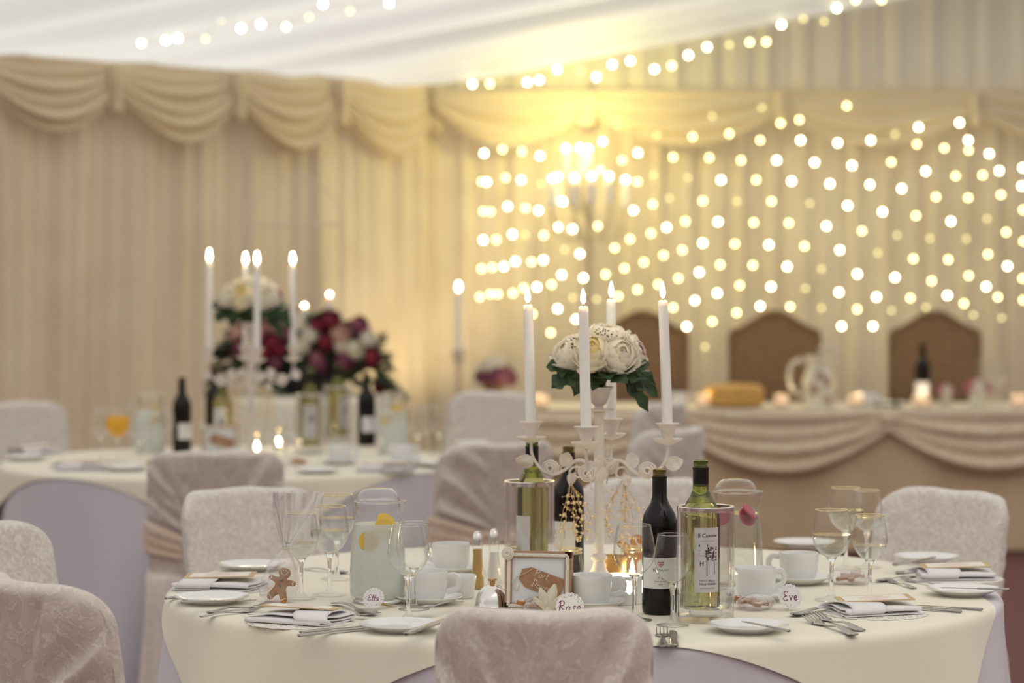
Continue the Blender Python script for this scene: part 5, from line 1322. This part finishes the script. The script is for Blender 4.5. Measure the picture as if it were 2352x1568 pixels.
MB().lathe([(0, 0), (.03, 0), (.034, .01), (.034, .06), (.03, .07), (0, .06)], 18).build('jar', M['pot'], pkb)
for i in range(4): flower(.03, pkb, ('pink' if i < 3 else 'petal_w',), 'flower', rows=ROWS, seed=i, loc=(.03*math.cos(i*1.6), .03*math.sin(i*1.6), .085), nrm=(math.cos(i*1.6), math.sin(i*1.6)-.5, 1))
head(pkb, 2172, 13.6)
pk2 = dup(pkb, 'small posy on the long table before the two glasses at the picture edge', sc=1.3); head(pk2, 2245, 13.5)
pl_ = dup(p1, 'white plate on the long table between the flowered jug and the dark bottle', sc=1.4); head(pl_, 2035, 13.6)
rs_ = thing('dark_stopper', 'small dark round stopper on the long table before the white plate', 'stopper', (0, 0, 0)); MB().ball((0, 0, .018), .018, 12, 8).build('ball', M['black'], rs_); MB().lathe([(.008, .03), (.010, .045), (0, .046)], 10).build('knob', M['black'], rs_); head(rs_, 2058, 13.36)
# small urn of flowers
ur = thing('flower_urn', 'small brown urn of white and plum flowers before the tent corner', 'flowers', (0, 0, 0))
MB().lathe([(0, 0), (.055, 0), (.058, .012), (.02, .03), (.018, .06), (.05, .085), (.066, .12), (.07, .14), (.06, .14), (0, .12)], 24).build('urn', M['urn'], ur)
for i, (x, y, z, k) in enumerate([(-.05, -.03, .16, 'plum'), (.045, -.05, .155, 'pink'), (.085, 0, .155, 'plum'), (0, -.06, .16, 'plum'), (-.03, -.03, .215, 'petal_w'), (.02, 0, .23, 'petal_w'), (-.06, .03, .19, 'petal_w'), (.05, .03, .20, 'plum')]):
    flower(.048, ur, (k,), 'flower', rows=ROWS, seed=i*1.9, loc=(x, y, z), nrm=(x, y-.03, .05))
head(ur, 1134, 13.65)
# tall iron candelabrum behind the long table
tc = thing('tall_candelabra', 'tall iron floor candelabra with two tiers of candles before the light curtain', 'candelabra', ((1353-CX)/F*14.65, 14.65, 0))
mb = MB().lathe([(0, 0), (.17, 0), (.17, .015), (.03, .05), (.016, .08), (.016, 1.75), (.03, 1.80), (.016, 1.85), (.012, 2.05), (0, 2.06)], 20); mb.build('column', M['pewter'], tc)
tiers = []
for px, py in ((1268, 406), (1282, 399), (1317, 407), (1356, 404), (1396, 403), (1437, 408), (1299, 338), (1331, 337), (1351, 336)):
    q = P(px, py, 14.65)-Vector((tc.location.x, 14.65, 0)); tiers.append(q)
ysp = [-.05, .18, -.20, -.24, -.18, .02, -.08, -.1, .05]
for q, yy in zip(tiers, ysp):
    q.y = yy; zc_ = q.z-.16
    MB().tube(spline([(0, 0, zc_-.10), (q.x*.35, yy*.35, zc_-.20), (q.x*.8, yy*.8, zc_-.17), (q.x, yy, zc_-.06), (q.x, yy, zc_)]), .008, 8).build('arm', M['pewter'], tc)
tlabs = ['candle on the tall iron candelabra, lower tier, nearest the tent corner', 'candle on the tall iron candelabra, lower tier, behind the outermost one', 'candle on the tall iron candelabra, lower tier, third from the corner side', 'candle on the tall iron candelabra, lower tier, just past its column', 'candle on the tall iron candelabra, lower tier, second from the far end', 'candle on the tall iron candelabra, lower tier, at the end away from the corner', 'candle on the tall iron candelabra, upper tier, nearest the tent corner', 'candle on the tall iron candelabra, upper tier, middle one', 'candle on the tall iron candelabra, upper tier, above its column']
for q, lb in zip(tiers, tlabs):
    dup(cand, lb, loc=(tc.location.x+q.x, 14.65+q.y, q.z-.165), sc=(1.9, 1.9, .145/.29), group='candles on the tall iron candelabra')

# remove the loose prototype candle
for o in list(cand.children): bpy.data.objects.remove(o)
bpy.data.objects.remove(cand)

# ------------------------------------------------------------------ light
def lamp(name, kind, loc, energy, col, size=.03, rot=None, **kw):
    l = bpy.data.lights.new(name, kind); l.energy = energy; l.color = col
    if kind == 'POINT': l.shadow_soft_size = size
    if kind == 'AREA': l.size = size; l.shape = 'SQUARE'
    if kind == 'SPOT': l.shadow_soft_size = size; l.spot_size = kw.get('cone', 1.2); l.spot_blend = .9
    o = bpy.data.objects.new(name, l); C.objects.link(o); o.location = loc
    if rot: o.rotation_euler = rot
    return o
q = P(1338, 258, 14.50); lamp('swag_lamp', 'POINT', q, 12, (1, .86, .26), .03)
lamp('uplight', 'SPOT', P(958, 960, 14.2)+Vector((0, 0, -.3)), 34, (1, .78, .42), .05, (2.55, 0, 0), cone=1.3)

w = bpy.data.worlds.new('daylight'); bpy.context.scene.world = w; w.use_nodes = True; nt = w.node_tree
bg_ = nt.nodes['Background']
tcn = nt.nodes.new('ShaderNodeTexCoord'); sx = nt.nodes.new('ShaderNodeSeparateXYZ'); rp_ = nt.nodes.new('ShaderNodeValToRGB')
mr = nt.nodes.new('ShaderNodeMapRange'); mr.inputs['From Min'].default_value = -1; mr.inputs['From Max'].default_value = 1
nt.links.new(tcn.outputs['Generated'], sx.inputs[0]); nt.links.new(sx.outputs['Z'], mr.inputs['Value']); nt.links.new(mr.outputs[0], rp_.inputs['Fac']); nt.links.new(rp_.outputs[0], bg_.inputs['Color'])
e = rp_.color_ramp.elements; e[0].position = .0; e[0].color = (.12, .08, .075, 1); e[1].position = 1; e[1].color = (2.7, 2.58, 2.36, 1)
x = rp_.color_ramp.elements.new(.495); x.color = (.11, .088, .08, 1); x = rp_.color_ramp.elements.new(.78); x.color = (.66, .63, .58, 1); x = rp_.color_ramp.elements.new(.52); x.color = (.285, .265, .25, 1)
bg_.inputs['Strength'].default_value = 1.0

# ------------------------------------------------------------------ camera
cam = bpy.data.cameras.new('camera'); co = bpy.data.objects.new('camera', cam); C.objects.link(co)
cam.sensor_width = 36; cam.lens = F/2352*36; cam.shift_y = -(784-HY)/2352
co.location = (0, 0, CH); co.rotation_euler = (PI/2, 0, 0)
cam.dof.use_dof = True; cam.dof.focus_distance = 5.25; cam.dof.aperture_fstop = 2.7
cam.clip_end = 100
sc = bpy.context.scene; sc.camera = co
vs = sc.view_settings; vs.view_transform = 'Standard'; vs.look = 'None'; vs.gamma = 1; vs.use_curve_mapping = False; vs.exposure = 0.47
sc.cycles.use_denoising = True; sc.cycles.adaptive_threshold = .015; sc.cycles.sample_clamp_indirect = 4; sc.cycles.max_bounces = 10; sc.cycles.transparent_max_bounces = 24; sc.cycles.transmission_bounces = 10; sc.cycles.diffuse_bounces = 4
sc.cycles.caustics_reflective = False
